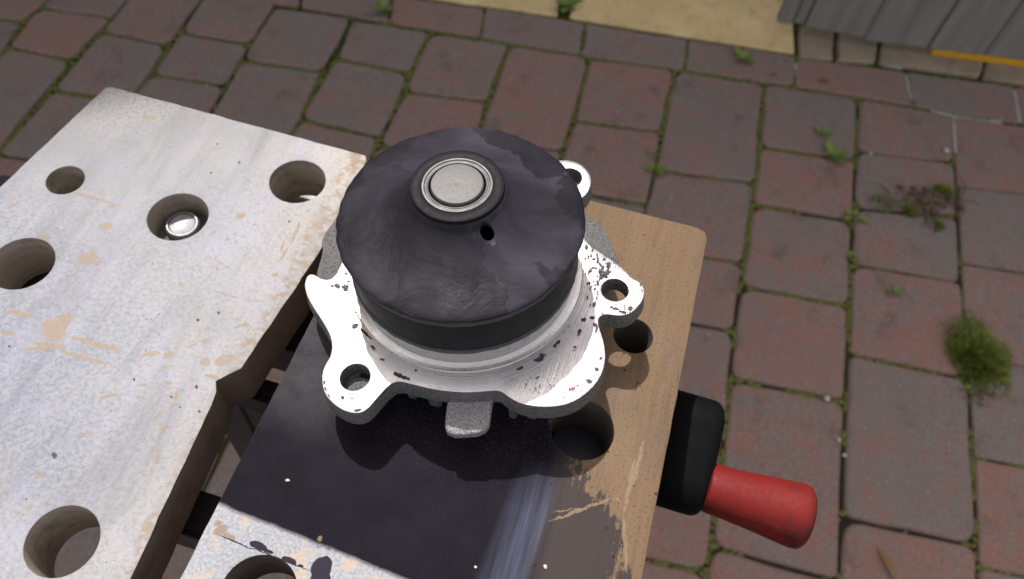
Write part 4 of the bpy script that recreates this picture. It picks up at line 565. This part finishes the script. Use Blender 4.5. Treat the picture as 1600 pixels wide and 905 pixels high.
# ================================================================ SETTING: ground, paving, added shade wall, gate
bm = bmesh.new()
s = 14
vs = [bm.verts.new(p) for p in ((-s, -s, GZ-.006), (s, -s, GZ-.006), (s, s, GZ-.006), (-s, s, GZ-.006))]
bm.faces.new(vs)
tag(finish('ground', bm, M['ground']), kind='structure')
paving = empty('paving', (0, 0, GZ)); tag(paving, kind='structure')
def paver_mesh(q, rad, gap, hgt, rnd, edge=.005, tilt=0.0):
    c = Vector((sum(p[0] for p in q)/4, sum(p[1] for p in q)/4))
    P = [Vector(p)-c for p in q]
    if area([tuple(p) for p in P]) < 0: P.reverse()
    P = [Vector(p) for p in offset([tuple(p) for p in P], gap)]
    out = []
    for i in range(4):
        a, p, b = P[i-1], P[i], P[(i+1) % 4]; r = rad*rnd.uniform(.6, 1.5)
        p0 = p+(a-p).normalized()*r; p2 = p+(b-p).normalized()*r
        for t in (0, .33, .67, 1):
            out.append((1-t)**2*p0+2*t*(1-t)*p+t*t*p2)
        m = (p+b)/2+Vector((rnd.uniform(-1, 1), rnd.uniform(-1, 1)))*.0018
        out.append((p2*.5+m*.5)+Vector((rnd.uniform(-1, 1), rnd.uniform(-1, 1)))*.0012); out.append(m)
    out = [tuple(p+Vector((rnd.uniform(-1, 1), rnd.uniform(-1, 1)))*.0007) for p in out]
    bm = bmesh.new(); rows = []
    tx, ty = rnd.uniform(-tilt, tilt), rnd.uniform(-tilt, tilt)
    for d, z in ((0, -.02), (.0003, -edge*1.1), (edge*.35, -edge*.35), (edge*1.3, 0)):
        rows.append([bm.verts.new((x, y, hgt+z+x*tx+y*ty)) for x, y in offset(out, d)])
    n = len(out)
    for A, B in zip(rows, rows[1:]):
        for i in range(n): bm.faces.new((A[i], A[(i+1) % n], B[(i+1) % n], B[i]))
    bm.faces.new(rows[-1])
    bmesh.ops.recalc_face_normals(bm, faces=bm.faces)
    me = bpy.data.meshes.new('paver'); bm.to_mesh(me); bm.free()
    for p in me.polygons: p.use_smooth = len(p.vertices) == 4
    me.materials.append(M['paver'])
    return me, c
rp = random.Random(5)
for q in PAVERS+PAVERS_NEAR+BORDER:
    cx = sum(p[0] for p in q)/4; border = q in BORDER
    me, c = paver_mesh(q, .008 if cx > .50 or border else .017, .0020 if cx > .5 else .0025, rp.uniform(-.0015, .0012), rp, .0028 if cx > .50 or border else .0046, .010)
    o = bpy.data.objects.new('paver', me); COL.objects.link(o); o.parent = paving; o.location = (c.x, c.y, 0)
for q in SLABS:
    me, c = paver_mesh(q, .004, .003, .001, rp, .003, .002)
    me.materials.clear(); me.materials.append(M['sand'])
    o = bpy.data.objects.new('sandstone_slab', me); COL.objects.link(o); o.parent = paving; o.location = (c.x, c.y, 0)
for q in PLINTH:
    me, c = paver_mesh(q, .004, .002, .004, rp, .003, .002)
    me.materials.clear(); me.materials.append(M['buff'])
    o = bpy.data.objects.new('edging_block', me); COL.objects.link(o); o.parent = paving; o.location = (c.x, c.y, 0)
# pale mortar in a few joints on the right
def mortar(pts, w):
    out = []
    for i, p in enumerate(pts):
        a, b = Vector(pts[max(0, i-1)]), Vector(pts[min(len(pts)-1, i+1)]); n = Vector((-(b-a).y, (b-a).x)).normalized()
        out.append((Vector(p)+n*w, Vector(p)-n*w))
    return [tuple(a) for a, b in out]+[tuple(b) for a, b in out][::-1]
flats('mortar_joint', [mortar(l, .0035) for l in MORTAR], M['mortar'], paving, -.0035, thick=.002)

# moss growing in the joints
def ico_clump(bm, c, r, fl=.5, rnd=random):
    m = Matrix.Translation(c) @ Matrix.Rotation(rnd.uniform(0, 6), 4, 'Z') @ Matrix.Diagonal((r*rnd.uniform(.7, 1.6), r*rnd.uniform(.7, 1.3), r*fl, 1))
    g = bmesh.ops.create_icosphere(bm, subdivisions=1, radius=1, matrix=m)
    for v in g['verts']: v.co += Vector((rnd.uniform(-1, 1), rnd.uniform(-1, 1), rnd.uniform(-1, 1)))*r*.25
bm = bmesh.new(); rm = random.Random(9)
for q in PAVERS+BORDER:
    for a, b in zip(q, q[1:]+q[:1]):
        L = math.hypot(a[0]-b[0], a[1]-b[1]); n = int(L/.0075)
        for i in range(n):
            t = (i+rm.random())/max(1, n); x, y = a[0]+(b[0]-a[0])*t, a[1]+(b[1]-a[1])*t
            d = noise.noise(Vector((x*3.1, y*3.1, 4)))+.30*(y-.75)-.45*max(0, x-.25)+.7*noise.noise(Vector((x*22, y*22, 1)))
            near = min(abs(t), abs(1-t))*L
            if near < .018: d += .34
            if d > .0: ico_clump(bm, (x+rm.gauss(0, .0015), y+rm.gauss(0, .0015), GZ-.0045), rm.uniform(.003, .006), .65, rm)
o = finish('joint_moss', bm, M['moss'], smooth=180); tag(o, 'dark green moss filling the joints between the block pavers', 'moss', kind='stuff')

# unseen wall added out of frame to keep the yard in shade, and timber gate
wall = empty('shade_wall', (-1.061, 1.264, GZ), (0, 0, math.radians(40))); tag(wall, 'unseen tall wall added at the left to keep the paved yard in shade', 'wall')
box('shade_wall_face', (-2.6, 0, 0), (4.2, .22, 2.985), M['render'], wall, .004)
for i in range(11): box('shade_wall_coping', (-2.62+i*.62, -.04, 2.987), (-2.01+i*.62, .26, 3.045), M['buff'], wall, .006)
gate = empty('timber_gate', (0, 0, GZ)); tag(gate, 'grey weathered gate of upright boards above the buff edging stones', 'gate')
E = GATE_Z03
def gboard(a, b, z0, z1, back, name='board'):
    u = Vector((b[0]-a[0], b[1]-a[1])); L = u.length; u.normalize(); n = Vector((-u.y, u.x))
    bm = bmesh.new(); bmesh.ops.create_cube(bm, size=1)
    for v in bm.verts:
        p = Vector(a)+u*((v.co.x+.5)*(L-.0022)+.0011)+n*(back+(v.co.y+.5)*.019)
        v.co = (p.x, p.y, z0+(v.co.z+.5)*(z1-z0))
    bmesh.ops.bevel(bm, geom=list(bm.edges), offset=.0018, segments=2, affect='EDGES')
    return finish(name, bm, M['wood'], gate, smooth=35)
pts = list(E)
while len(pts) < 13:
    a, b = Vector(pts[-2]), Vector(pts[-1]); pts.append(tuple(b+(b-a)*1.0))
gboard(pts[0], ((pts[0][0]*.45+pts[1][0]*.55), (pts[0][1]*.45+pts[1][1]*.55)), .028, 1.12, -.006, 'post')
gboard(((pts[0][0]*.42+pts[1][0]*.58), (pts[0][1]*.42+pts[1][1]*.58)), pts[1], .026, 1.12, .004, 'post')
for i in range(1, 12): gboard(pts[i], pts[i+1], .026-.004*(i > 1)-(.003 if i > 1 else 0), 1.1, 0 if i % 2 else .002)
for z in (.3, .9):
    a, b = Vector(pts[1]), Vector(pts[12]); u = (b-a).normalized(); n = Vector((-u.y, u.x))
    bm = bmesh.new(); bmesh.ops.create_cube(bm, size=1)
    for v in bm.verts:
        p = a+u*((v.co.x+.5)*(b-a).length)+n*(.024+(v.co.y+.5)*.03); v.co = (p.x, p.y, z+v.co.z*.09)
    finish('rail', bm, M['wood'], gate)
a = Vector(pts[3])+(Vector(pts[4])-Vector(pts[3]))*.12; b = Vector(pts[8]); u = (b-a).normalized(); n = Vector((-u.y, u.x))
bm = bmesh.new(); bmesh.ops.create_cube(bm, size=1)
for v in bm.verts:
    p = a+u*((v.co.x+.5)*(b-a).length)+n*(.003+(v.co.y+.5)*.012); v.co = (p.x, p.y, .003+(v.co.z+.5)*.0175)
bmesh.ops.bevel(bm, geom=list(bm.edges), offset=.002, segments=2, affect='EDGES')
tag(finish('draught_strip', bm, M['yellow'], gate, smooth=40), 'yellow strip along the foot of the boards')

# ---------------------------------------------------------------- small growth and litter
def leaf_mesh(bm, base, tip, w, curl=.2, seg=5):
    base, tip = Vector(base), Vector(tip); d = tip-base; side = d.cross(Vector((0, 0, 1))).normalized()*w/2
    L = []; R = []; Cn = []
    for i in range(seg+1):
        t = i/seg; k = math.sin(math.pi*min(1, t*.97+.03))**.8; up = Vector((0, 0, 1))*math.sin(t*math.pi)*d.length*curl
        p = base+d*t+up; L.append(bm.verts.new(p+side*k+Vector((0, 0, w*.12)))); R.append(bm.verts.new(p-side*k+Vector((0, 0, w*.12)))); Cn.append(bm.verts.new(p))
    for i in range(seg):
        bm.faces.new((L[i], L[i+1], Cn[i+1], Cn[i])); bm.faces.new((Cn[i], Cn[i+1], R[i+1], R[i]))
def weed(x, y, n, size, label, mat='leaf', seed=0):
    r = random.Random(seed); root = empty('weed', (x, y, GZ)); tag(root, label, 'weed', 'weeds growing between the pavers')
    for i in range(n):
        a = 2*math.pi*i/n+r.uniform(-.4, .4); l = size*r.uniform(.6, 1.15); e = r.uniform(.15, .7)
        bm = bmesh.new(); b0 = Vector((math.cos(a), math.sin(a), 0))*.003
        leaf_mesh(bm, b0, (math.cos(a)*l*math.cos(e), math.sin(a)*l*math.cos(e), l*math.sin(e)), l*.45, .12)
        finish('leaf', bm, M[mat], root, smooth=180)
    lathe('stem', [(.0012, -.006), (.001, .004), (.0004, .008)], M['root'], root, 6)
weed(.3372, 1.0792, 8, .030, 'bright green weed in the joint on the third paver right of centre, below the gate', seed=1)
weed(.318, 1.128, 5, .020, 'tiny green seedling on the paver just above the larger bright green weed', seed=6)
weed(.0491, .9403, 6, .020, 'small light green weed in the joint behind the right board', seed=2)
weed(.040, .975, 4, .015, 'smallest seedling just beyond the weed behind the right board', seed=12)
weed(.1583, 1.2706, 7, .026, 'green weed in the narrow border course left of the gate corner', seed=3)
weed(-.517, 1.1592, 8, .032, 'green weed at the border course near the top edge, left of the sandstone slabs', seed=4)
weed(-.192, 1.30, 9, .034, 'leafy weed in the gap between the two sandstone slabs', seed=5)
weed(.383, .955, 6, .022, 'yellow green weed at the joint corner left of the brown roots', seed=8)
weed(.386, .87, 6, .018, 'dull green weed low in the joint under the brown roots', seed=9)
weed(.45, .82, 5, .016, 'small green sprig in the cross joint up left of the moss cushion', seed=10)

def blades(bm, c, R, n, h, rnd, w=.0016):
    for _ in range(n):
        r = R*math.sqrt(rnd.random()); a = rnd.uniform(0, 6.283); x, y = c[0]+r*math.cos(a), c[1]+r*math.sin(a)
        hh = h*(1-.65*(r/R)**2)*rnd.uniform(.5, 1.2); lean = Vector((math.cos(a), math.sin(a), 0))*(r/R)*hh*rnd.uniform(.6, 1.8)+Vector((rnd.gauss(0, .3), rnd.gauss(0, .3), 0))*hh
        s_ = Vector((rnd.gauss(0, 1), rnd.gauss(0, 1), 0)).normalized()*w*rnd.uniform(.5, 1.3)
        p = Vector((x, y, c[2])); q = p+lean*.45+Vector((0, 0, hh*.65)); t = p+lean+Vector((0, 0, hh))
        v = [bm.verts.new(k) for k in (p+s_, p-s_, q-s_*.8, q+s_*.8, t)]
        bm.faces.new(v[:4]); bm.faces.new((v[3], v[2], v[4]))
bm = bmesh.new(); rb = random.Random(21)
blades(bm, (.577, .745, -.002), .040, 1500, .022, rb, .0013); blades(bm, (.560, .770, -.002), .034, 420, .016, rb, .0013); blades(bm, (.590, .715, -.002), .034, 420, .014, rb, .0013); blades(bm, (.572, .80, -.002), .026, 160, .010, rb); blades(bm, (.60, .755, -.002), .030, 260, .014, rb); blades(bm, (.575, .68, -.002), .022, 140, .010, rb)
for _ in range(60): ico_clump(bm, (.577+rb.gauss(0, .018), .742+rb.gauss(0, .018), 0), rb.uniform(.004, .009), .7, rb)
mo = finish('moss_cushion', bm, M['tuft'], None, (0, 0, GZ)); tag(mo, 'big round tuft of green moss on a paver joint at the right', 'moss')
# roots and debris
bm = bmesh.new(); rr = random.Random(4)
def twig(bm, pts, r):
    prev = None
    for i, p in enumerate(pts):
        k = r*(1-.6*i/len(pts)); ring = [bm.verts.new((p[0]+k*math.cos(a), p[1]+k*math.sin(a)*.6, p[2]+k*math.sin(a))) for a in (0, 1.57, 3.14, 4.71)]
        if prev:
            for j in range(4): bm.faces.new((prev[j], prev[(j+1) % 4], ring[(j+1) % 4], ring[j]))
        prev = ring
for k in range(26):
    x, y = .43+rr.random()*.13, 0; y = 1.0+(x-.43)*.35+rr.gauss(0, .010); a = rr.gauss(.3, .7); P = []
    for i in range(6): P.append((x, y, .003+abs(rr.gauss(0, .003)))); x += math.cos(a)*.009; y += math.sin(a)*.009; a += rr.gauss(0, .5)
    twig(bm, P, rr.uniform(.0006, .0016))
for _ in range(40): ico_clump(bm, (.505+rr.gauss(0, .018), 1.035+rr.gauss(0, .010), .004), rr.uniform(.003, .007), .8, rr)
o = finish('root_debris', bm, M['root'], None, (0, 0, GZ)); tag(o, 'brown dried roots and dirt lying across a paver joint at the right', 'debris')
bm = bmesh.new()
blades(bm, (.53, 1.06, 0), .016, 200, .012, rr); blades(bm, (.475, 1.00, 0), .014, 90, .010, rr); blades(bm, (.515, .985, 0), .016, 80, .010, rr); blades(bm, (.43, 1.0, 0), .02, 80, .008, rr)
o = finish('moss_sprig', bm, M['tuft'], None, (0, 0, GZ)); tag(o, 'ragged moss sprigs tangled in the brown dried roots', 'moss', kind='stuff')
bm = bmesh.new(); rg = random.Random(31)
for _ in range(520):
    ico_r = abs(rg.gauss(0, .0009))+.0005; x, y = rg.uniform(-.9, .95), rg.uniform(.3, 1.35)
    g_ = bmesh.ops.create_icosphere(bm, subdivisions=1, radius=ico_r, matrix=Matrix.Translation((x, y, ico_r*.5+.0005)))
tag(finish('grit', bm, M['grit'], None, (0, 0, GZ)), 'fine pale grit scattered over the block paving', 'grit', kind='stuff')
def dead_leaf(x, y, l, w, a, label):
    bm = bmesh.new(); leaf_mesh(bm, (-l/2*math.cos(a), -l/2*math.sin(a), .002), (l/2*math.cos(a), l/2*math.sin(a), .004), w, .10, 7)
    tag(finish('dead_leaf', bm, M['dry'], None, (x, y, GZ), 180), label, 'leaf', 'dead leaves on the paving')
dead_leaf(.4536, .3907, .046, .009, -1.0, 'long orange brown dead leaf near the bottom edge below the red handle')
dead_leaf(.3105, 1.267, .022, .010, .3, 'orange dead leaf scrap on the border course in front of the gate')
dead_leaf(.219, 1.2509, .014, .008, .6, 'small orange leaf scrap left of the gate corner')
dead_leaf(.4771, 1.2684, .018, .007, -.4, 'pale tan leaf scrap at the pale mortar joint')
for i, (p, r, lb) in enumerate(zip(P_peb, (.0052, .0042, .003, .003, .003), ('roundest white pebble on the paver near the right edge under the gate', 'white pebble on the joint up right of the red handle', 'tiny white grit beside the green weed and roots', 'tiny pale grit in the long joint right of the red handle', 'lowest pale grit in the long joint right of the red handle'))):
    bm = bmesh.new(); bmesh.ops.create_icosphere(bm, subdivisions=2, radius=r)
    for v in bm.verts: v.co = Vector((v.co.x*1.1, v.co.y, v.co.z*.7))*(1+.15*noise.noise(v.co*300+Vector((i, 0, 0))))
    tag(finish('pebble', bm, M['peb'], None, (p[0], p[1], GZ+r*.6), 180), lb, 'pebble', 'white pebbles on the paving')

# ================================================================ WORKBENCH
bench = empty('folding_workbench', (0, 0, GZ)); tag(bench, 'worn folding workbench with two slotted and drilled wooden jaw boards', 'workbench')
T = -GZ                                    # bench parts are written in metres with the jaw tops at z=0
off = (0, 0, T)
holesL = [(HOLES[0][0], HOLES[0][1], .0109), (HOLES[1][0], HOLES[1][1], .0112), (HOLES[2][0], HOLES[2][1], .0070), (HOLES[3][0], HOLES[3][1], .0112), (HOLES[4][0], HOLES[4][1], .0106),
          (-.205, .035, .0106), (-.13, -.06, .0106), (-.205, -.06, .0106)]
outL = [(-.2318, -.16), (-.106, -.16), (-.1062, .026), (-.1085, .06), (-.1100, .083), (-.1108, .0880), (-.1128, .0915), (-.1100, .0950), (-.1070, .0985), (-.1045, .125), (-.1018, .15), (-.1020, .200), (-.1035, .2028), (-.2180, .2028), (-.2208, .2015), (-.2285, .141)]
jl = plate('jaw_board', rough_outline(outL, .0035, .0004, 3), holesL, 0, -.023, [M['coatL'], M['edgeL'], M['holeL']], bench, cham=.0007, holewob=.002, loc=off)
jl['label'] = 'pale sunlit jaw board'
holesR = [(.0196, .1544, .0072), (.0103, .1131, .0108), (-.0692, .0330, .0112), (.0103, .02, .0108), (-.0692, -.06, .0108), (.0103, -.06, .0108), (-.055, .19, .0072)]
outR = [(-.0935, -.16), (.0393, -.16), (.0393, .207), (.0380, .2105), (.0345, .2118), (-.0880, .2095), (-.0915, .2075), (-.0925, .15)]
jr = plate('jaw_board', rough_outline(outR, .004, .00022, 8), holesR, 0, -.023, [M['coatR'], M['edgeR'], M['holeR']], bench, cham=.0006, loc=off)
jr['label'] = 'coated jaw board with painted shadow, worn to bare wood'
flats('dark_speck', SPOT_LEFT, M['spot'], jl, 0)
# lengthways groove shadow rail on the inner face of the left jaw: a raised lower lip
bm = bmesh.new()
prof = [(-.1135, -.0235), (-.1000, -.0232), (-.0990, -.0222), (-.0992, -.0175), (-.1010, -.0160), (-.1135, -.0158)]
# recessed bolt in its counterbore
bolt = lathe('bolt_head', [(0, -.0098), (.0044, -.0098), (.0050, -.0096), (.0053, -.0088), (.0060, -.0088), (.0066, -.0094), (.0068, -.0105), (.0068, -.024), (0, -.024)], M['zinc'], bench, 48, (-.1612, .1524, T))
box('bolt_seat', (-.1740, .1390, -.0215), (-.1480, .1640, -.0120), M['edgeL'], bench, 0, off)
# steel frame below
def bar(name, lo, hi, mat='steel', bev=.002): return box(name, lo, hi, M[mat], bench, bev, off)
bar('cross_bar', (-.215, .106, -.062), (.030, .1155, -.045)); bar('cross_bar', (-.215, .050, -.072), (-.088, .0665, -.045)); bar('cross_bar', (-.088, .052, -.066), (.030, .0655, -.047))
bar('channel', (-.200, .128, -.066), (.025, .176, -.040)); 
bar('side_rail', (-.262, -.14, -.060), (-.236, .165, -.030))
bar('jaw_carrier', (-.214, -.12, -.050), (-.184, .168, -.0236)); bar('jaw_carrier', (.0, -.12, -.05), (.032, .185, -.0236))
box('carrier_plate', (-.150, .150, -.042), (-.118, .212, -.034), M['palesteel'], bench, .001, off)
for x0, y0 in ((-.19, -.12), (-.19, .14), (.005, -.12), (.005, .14)):
    box('leg', (x0, y0, -.745), (x0+.025, y0+.025, -.0665), M['steel'], bench, .002, off)
# crank handle: black boss and arm, red grip
def capsule_prism(name, a, ra, b, rb_, x0, x1, mat, parent, bev=.003):
    a, b = Vector(a), Vector(b); u = (b-a).normalized(); n = Vector((-u.y, u.x)); P = []
    for i in range(17):
        t = math.pi*i/16; P.append(a+(n*math.cos(t)-u*math.sin(t))*ra)
    for i in range(17):
        t = math.pi*i/16; P.append(b+(-n*math.cos(t)+u*math.sin(t))*rb_)
    o = plate(name, [tuple(p) for p in P], [], x1, x0, [mat, mat, mat], parent, cham=bev, sidei=0, holei=0, steps=6, loc=off)
    o.data.transform(Matrix(((0, 0, 1, 0), (1, 0, 0, 0), (0, 1, 0, 0), (0, 0, 0, 1))))
    for p in o.data.polygons: p.use_smooth = True
    o.data.set_sharp_from_angle(angle=math.radians(60))
    return o
arm = capsule_prism('crank_arm', (.1485, -.047), .0135, (.1275, -.0515), .0125, .040, .0655, M['black'], bench, .005)
g = [(0, 0), (.0080, 0), (.0092, .0006), (.0097, .002), (.0100, .008), (.0106, .016), (.0116, .026), (.0124, .033), (.0127, .0365), (.0123, .0388), (.0108, .0402), (.006, .0409), (0, .0411)]
grip = lathe('grip', g, M['red'], bench, 48, (.0640, .1265, T-.0485), axis='X')
grip.rotation_euler = (0, 0, math.radians(-1)); tag(grip, 'red rubber grip')
lathe('screw_rod', [(0, 0), (.006, 0), (.006, .21), (0, .21)], M['steel'], bench, 24, (-.17, .148, T-.047), axis='X')

for i, P in enumerate(CRUMBS):
    cx, cy = sum(p[0] for p in P)/len(P), sum(p[1] for p in P)/len(P); w = max(p[0] for p in P)-min(p[0] for p in P)
    bm = bmesh.new(); bmesh.ops.create_icosphere(bm, subdivisions=1, radius=max(.0004, w*.5))
    for v in bm.verts: v.co = Vector((v.co.x*random.uniform(.6, 1.3), v.co.y*random.uniform(.5, 1.2), v.co.z*.6))
    if i < 3:
        tag(finish('crumb', bm, M['crumb'], None, (cx, cy, .0003)), ['pale curled crumb near the bottom edge of the dark board', 'tiny straw coloured crumb left of the curled one on the dark board', 'pinkish crumb in the middle left of the dark shaded board'][i], 'crumb', 'crumbs on the dark board')
    else: bm.free()

# ================================================================ WATER PUMP
pump = empty('water_pump', (-.0424, .1472, .022)); tag(pump, 'car water pump with black cone disc and bright machined flange, standing on the dark board', 'water pump')
ax = Vector((-.09, 0, 1)).normalized(); ex = Vector((ax.z, 0, -ax.x)); ey = Vector((0, 1, 0))
pump.rotation_euler = Matrix((ex, ey, ax)).transposed().to_euler()
mm = .001
arc = []
last = FLANGE[-1]; a0 = math.atan2(last[1], last[0])
back = [(13, 55), (8, 49), (2, 46.2), (-8, 45.5), (-20, 41.5), (-31, 34), (-39, 24), (-43, 12)]
FO = [tuple(p) for p in FLANGE]+back
FO = [(x*mm, y*mm) for x, y in FO]
fh = [(50.65*mm, 6.2*mm, .0046), (-21.4*mm, -48.4*mm, .00475), (23.8*mm, 51.5*mm, .0046), (0, 0, .0300)]
plate('flange', chaikin(FO, 2), fh, 0, -.0072, [M['mach'], M['cast'], M['cast']], pump, cham=.00035, sidei=1, holei=2, steps=2, draft=.0006)
flats('pitting', MARKS, M['mark'], pump, 0, mm, .00004)
flats('red_fleck', RED_MARKS, M['redmark'], pump, 0, mm, .00006)
# rough cast volute under the flange, tab and ribs
LP = [tuple(p) for p in LOWR]
LP = [(x, y) for x, y in LP]
low = [(50.5, 21), (47, 4), (40, -6), (34, -20), (20, -33), (0, -38), (-20, -33), (-38, -22), (-47, -17), (-53, -11.5), (-53.8, -8), (-55.1, -.6), (-57.5, 3.2), (-58, 7.7), (-56, 15.5), (-50, 27), (-38, 39), (-22, 47), (0, 49), (18, 46), (28.8, 41.8), (37.9, 39.2), (43.4, 33.6)]
plate('cast_body', chaikin([(x*mm, y*mm) for x, y in low], 1), [], -.0066, -.0125, [M['cast'], M['cast'], M['cast']], pump, cham=.0009, sidei=0)
tab = [(7.1, -40), (21.6, -38), (22.2, -44), (23.2, -49.5), (22.6, -51.8), (20.6, -53.6), (14, -56), (11.2, -55.6), (9.9, -53.9), (8.6, -49)]
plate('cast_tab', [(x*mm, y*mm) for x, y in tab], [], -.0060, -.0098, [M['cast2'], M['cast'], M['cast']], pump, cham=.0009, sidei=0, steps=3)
lathe('foot_ring', [(0, -.0128), (.033, -.0128), (.033, -.0170), (.031, -.0178), (0, -.0178)], M['cast'], pump, 64)
for (x, y, w, d, z1) in ((-6, -40, 3.2, 7, -.0168), (2.0, -40.5, 4.2, 7, -.0172), (28, -37, 2.6, 8, -.0175), (34, -36, 3.4, 7, -.0175), (-14, -38, 2.6, 7, -.0165)):
    box('rib', ((x-w/2)*mm, (y-d/2)*mm, z1), ((x+w/2)*mm, (y+d/2+4)*mm, -.0064), M['cast'], pump, .0005)
box('rib', (-.0262, -.0520, -.0165), (-.0225, -.036, -.0064), M['cast'], pump, .0005)
# boss below the left lug
plate('lug_boss', circle((-20.5*mm, -52*mm), .0072, 40), [], -.0063, -.0098, [M['cast']]*3, pump, cham=.0007, sidei=0)
# hub and bands
lathe('hub_ring', [(.0300, .0002), (.0396, .0002), (.0399, .0006), (.0395, .0012), (.0374, .0013), (.0367, .0019), (.0366, .0030), (.0366, .0092), (.0300, .0092)], M['turned'], pump, 160, close=False)
def bwob(r, z, a): return r+.00022*noise.noise(Vector((math.cos(a)*14, math.sin(a)*14, z*400))), z+.00025*noise.noise(Vector((math.cos(a)*9, math.sin(a)*9, 3)))
lathe('bead', [(.0366, .0088), (.0374, .0089), (.0378, .0094), (.0379, .0099), (.0376, .0104), (.0368, .0106)], M['bead'], pump, 160, wob=bwob, close=False)
lathe('band', [(.0366, .0100), (.0372, .0106), (.0373, .0120), (.0372, .0235), (.0370, .0246), (.0360, .0252)], M['band'], pump, 160, close=False)
lathe('bead', [(.0362, .0240), (.0372, .0244), (.0376, .0249), (.0376, .0255), (.0370, .0260), (.0350, .0262)], M['bead'], pump, 160, wob=bwob, close=False)
lathe('inner_core', [(.0300, .0005), (.0350, .0100), (.0352, .0285), (.020, .0290)], M['band'], pump, 96, close=False)
def dwob(r, z, a):
    k = max(0, (r-.020)/.018); n1 = noise.noise(Vector((math.cos(a)*3.2, math.sin(a)*3.2, r*60))); n2 = noise.noise(Vector((math.cos(a)*11, math.sin(a)*11, r*200)))
    rr_ = r+k*(.00035*n2*(1 if r > .036 else .3)+.00025*n1)
    return rr_, z+(.00045*n1+.00018*n2)*min(1, k+.35)*(1 if r > .0155 else 0)
dp = [(.0100, .0436), (.0140, .0434), (.0146, .0430), (.0150, .0420), (.0158, .0409), (.0170, .0397), (.0187, .0384), (.0208, .0371), (.0232, .0358), (.0258, .0347), (.0284, .0337), (.0310, .0328), (.0336, .0320), (.0360, .0312), (.0378, .0306), (.0387, .0301), (.0390, .0296), (.0389, .0291), (.0380, .0287), (.0362, .0282), (.0330, .0283)]
disc = lathe('cone_disc', dp, M['cover'], pump, 200, wob=dwob, close=False, smooth=50)
# drain hole through the disc
cut = lathe('cut', [(0, -.01), (.0021, -.01), (.0021, .01), (0, .01)], M['black'], None, 32)
cut.parent = pump; cut.location = (.0126, -.0112, .0385)
bpy.context.view_layer.update()
md = disc.modifiers.new('b', 'BOOLEAN'); md.object = cut; md.operation = 'DIFFERENCE'; md.solver = 'EXACT'
sm = disc.modifiers.new('s', 'SOLIDIFY'); sm.thickness = .0012; sm.offset = -1
disc.modifiers.move(1, 0)
dg = bpy.context.evaluated_depsgraph_get(); nm = bpy.data.meshes.new_from_object(disc.evaluated_get(dg))
if len(nm.polygons) > 1000:
    nm.name = 'cone_disc'; disc.modifiers.clear(); disc.data = nm
bpy.data.objects.remove(cut)
col = lathe('collar', [(.0106, .0444), (.0110, .0447), (.0138, .0447), (.0141, .0445), (.0142, .0441), (.0142, .0425)], M['collar'], pump, 96, close=False)
lathe('sleeve', [(.0086, .0400), (.0086, .0446), (.0089, .0448), (.0092, .0448), (.0094, .0446), (.0097, .0446), (.0100, .0449), (.0106, .0449), (.0108, .0447), (.0108, .0420)], M['sleeve'], pump, 96, close=False)
sh = lathe('shaft', [(0, .0452), (.0004, .04535), (.0012, .0454), (.0072, .0454), (.0077, .0453), (.0080, .0449), (.0081, .0440), (.0081, .0385), (0, .0385)], M['shaft'], pump, 96)
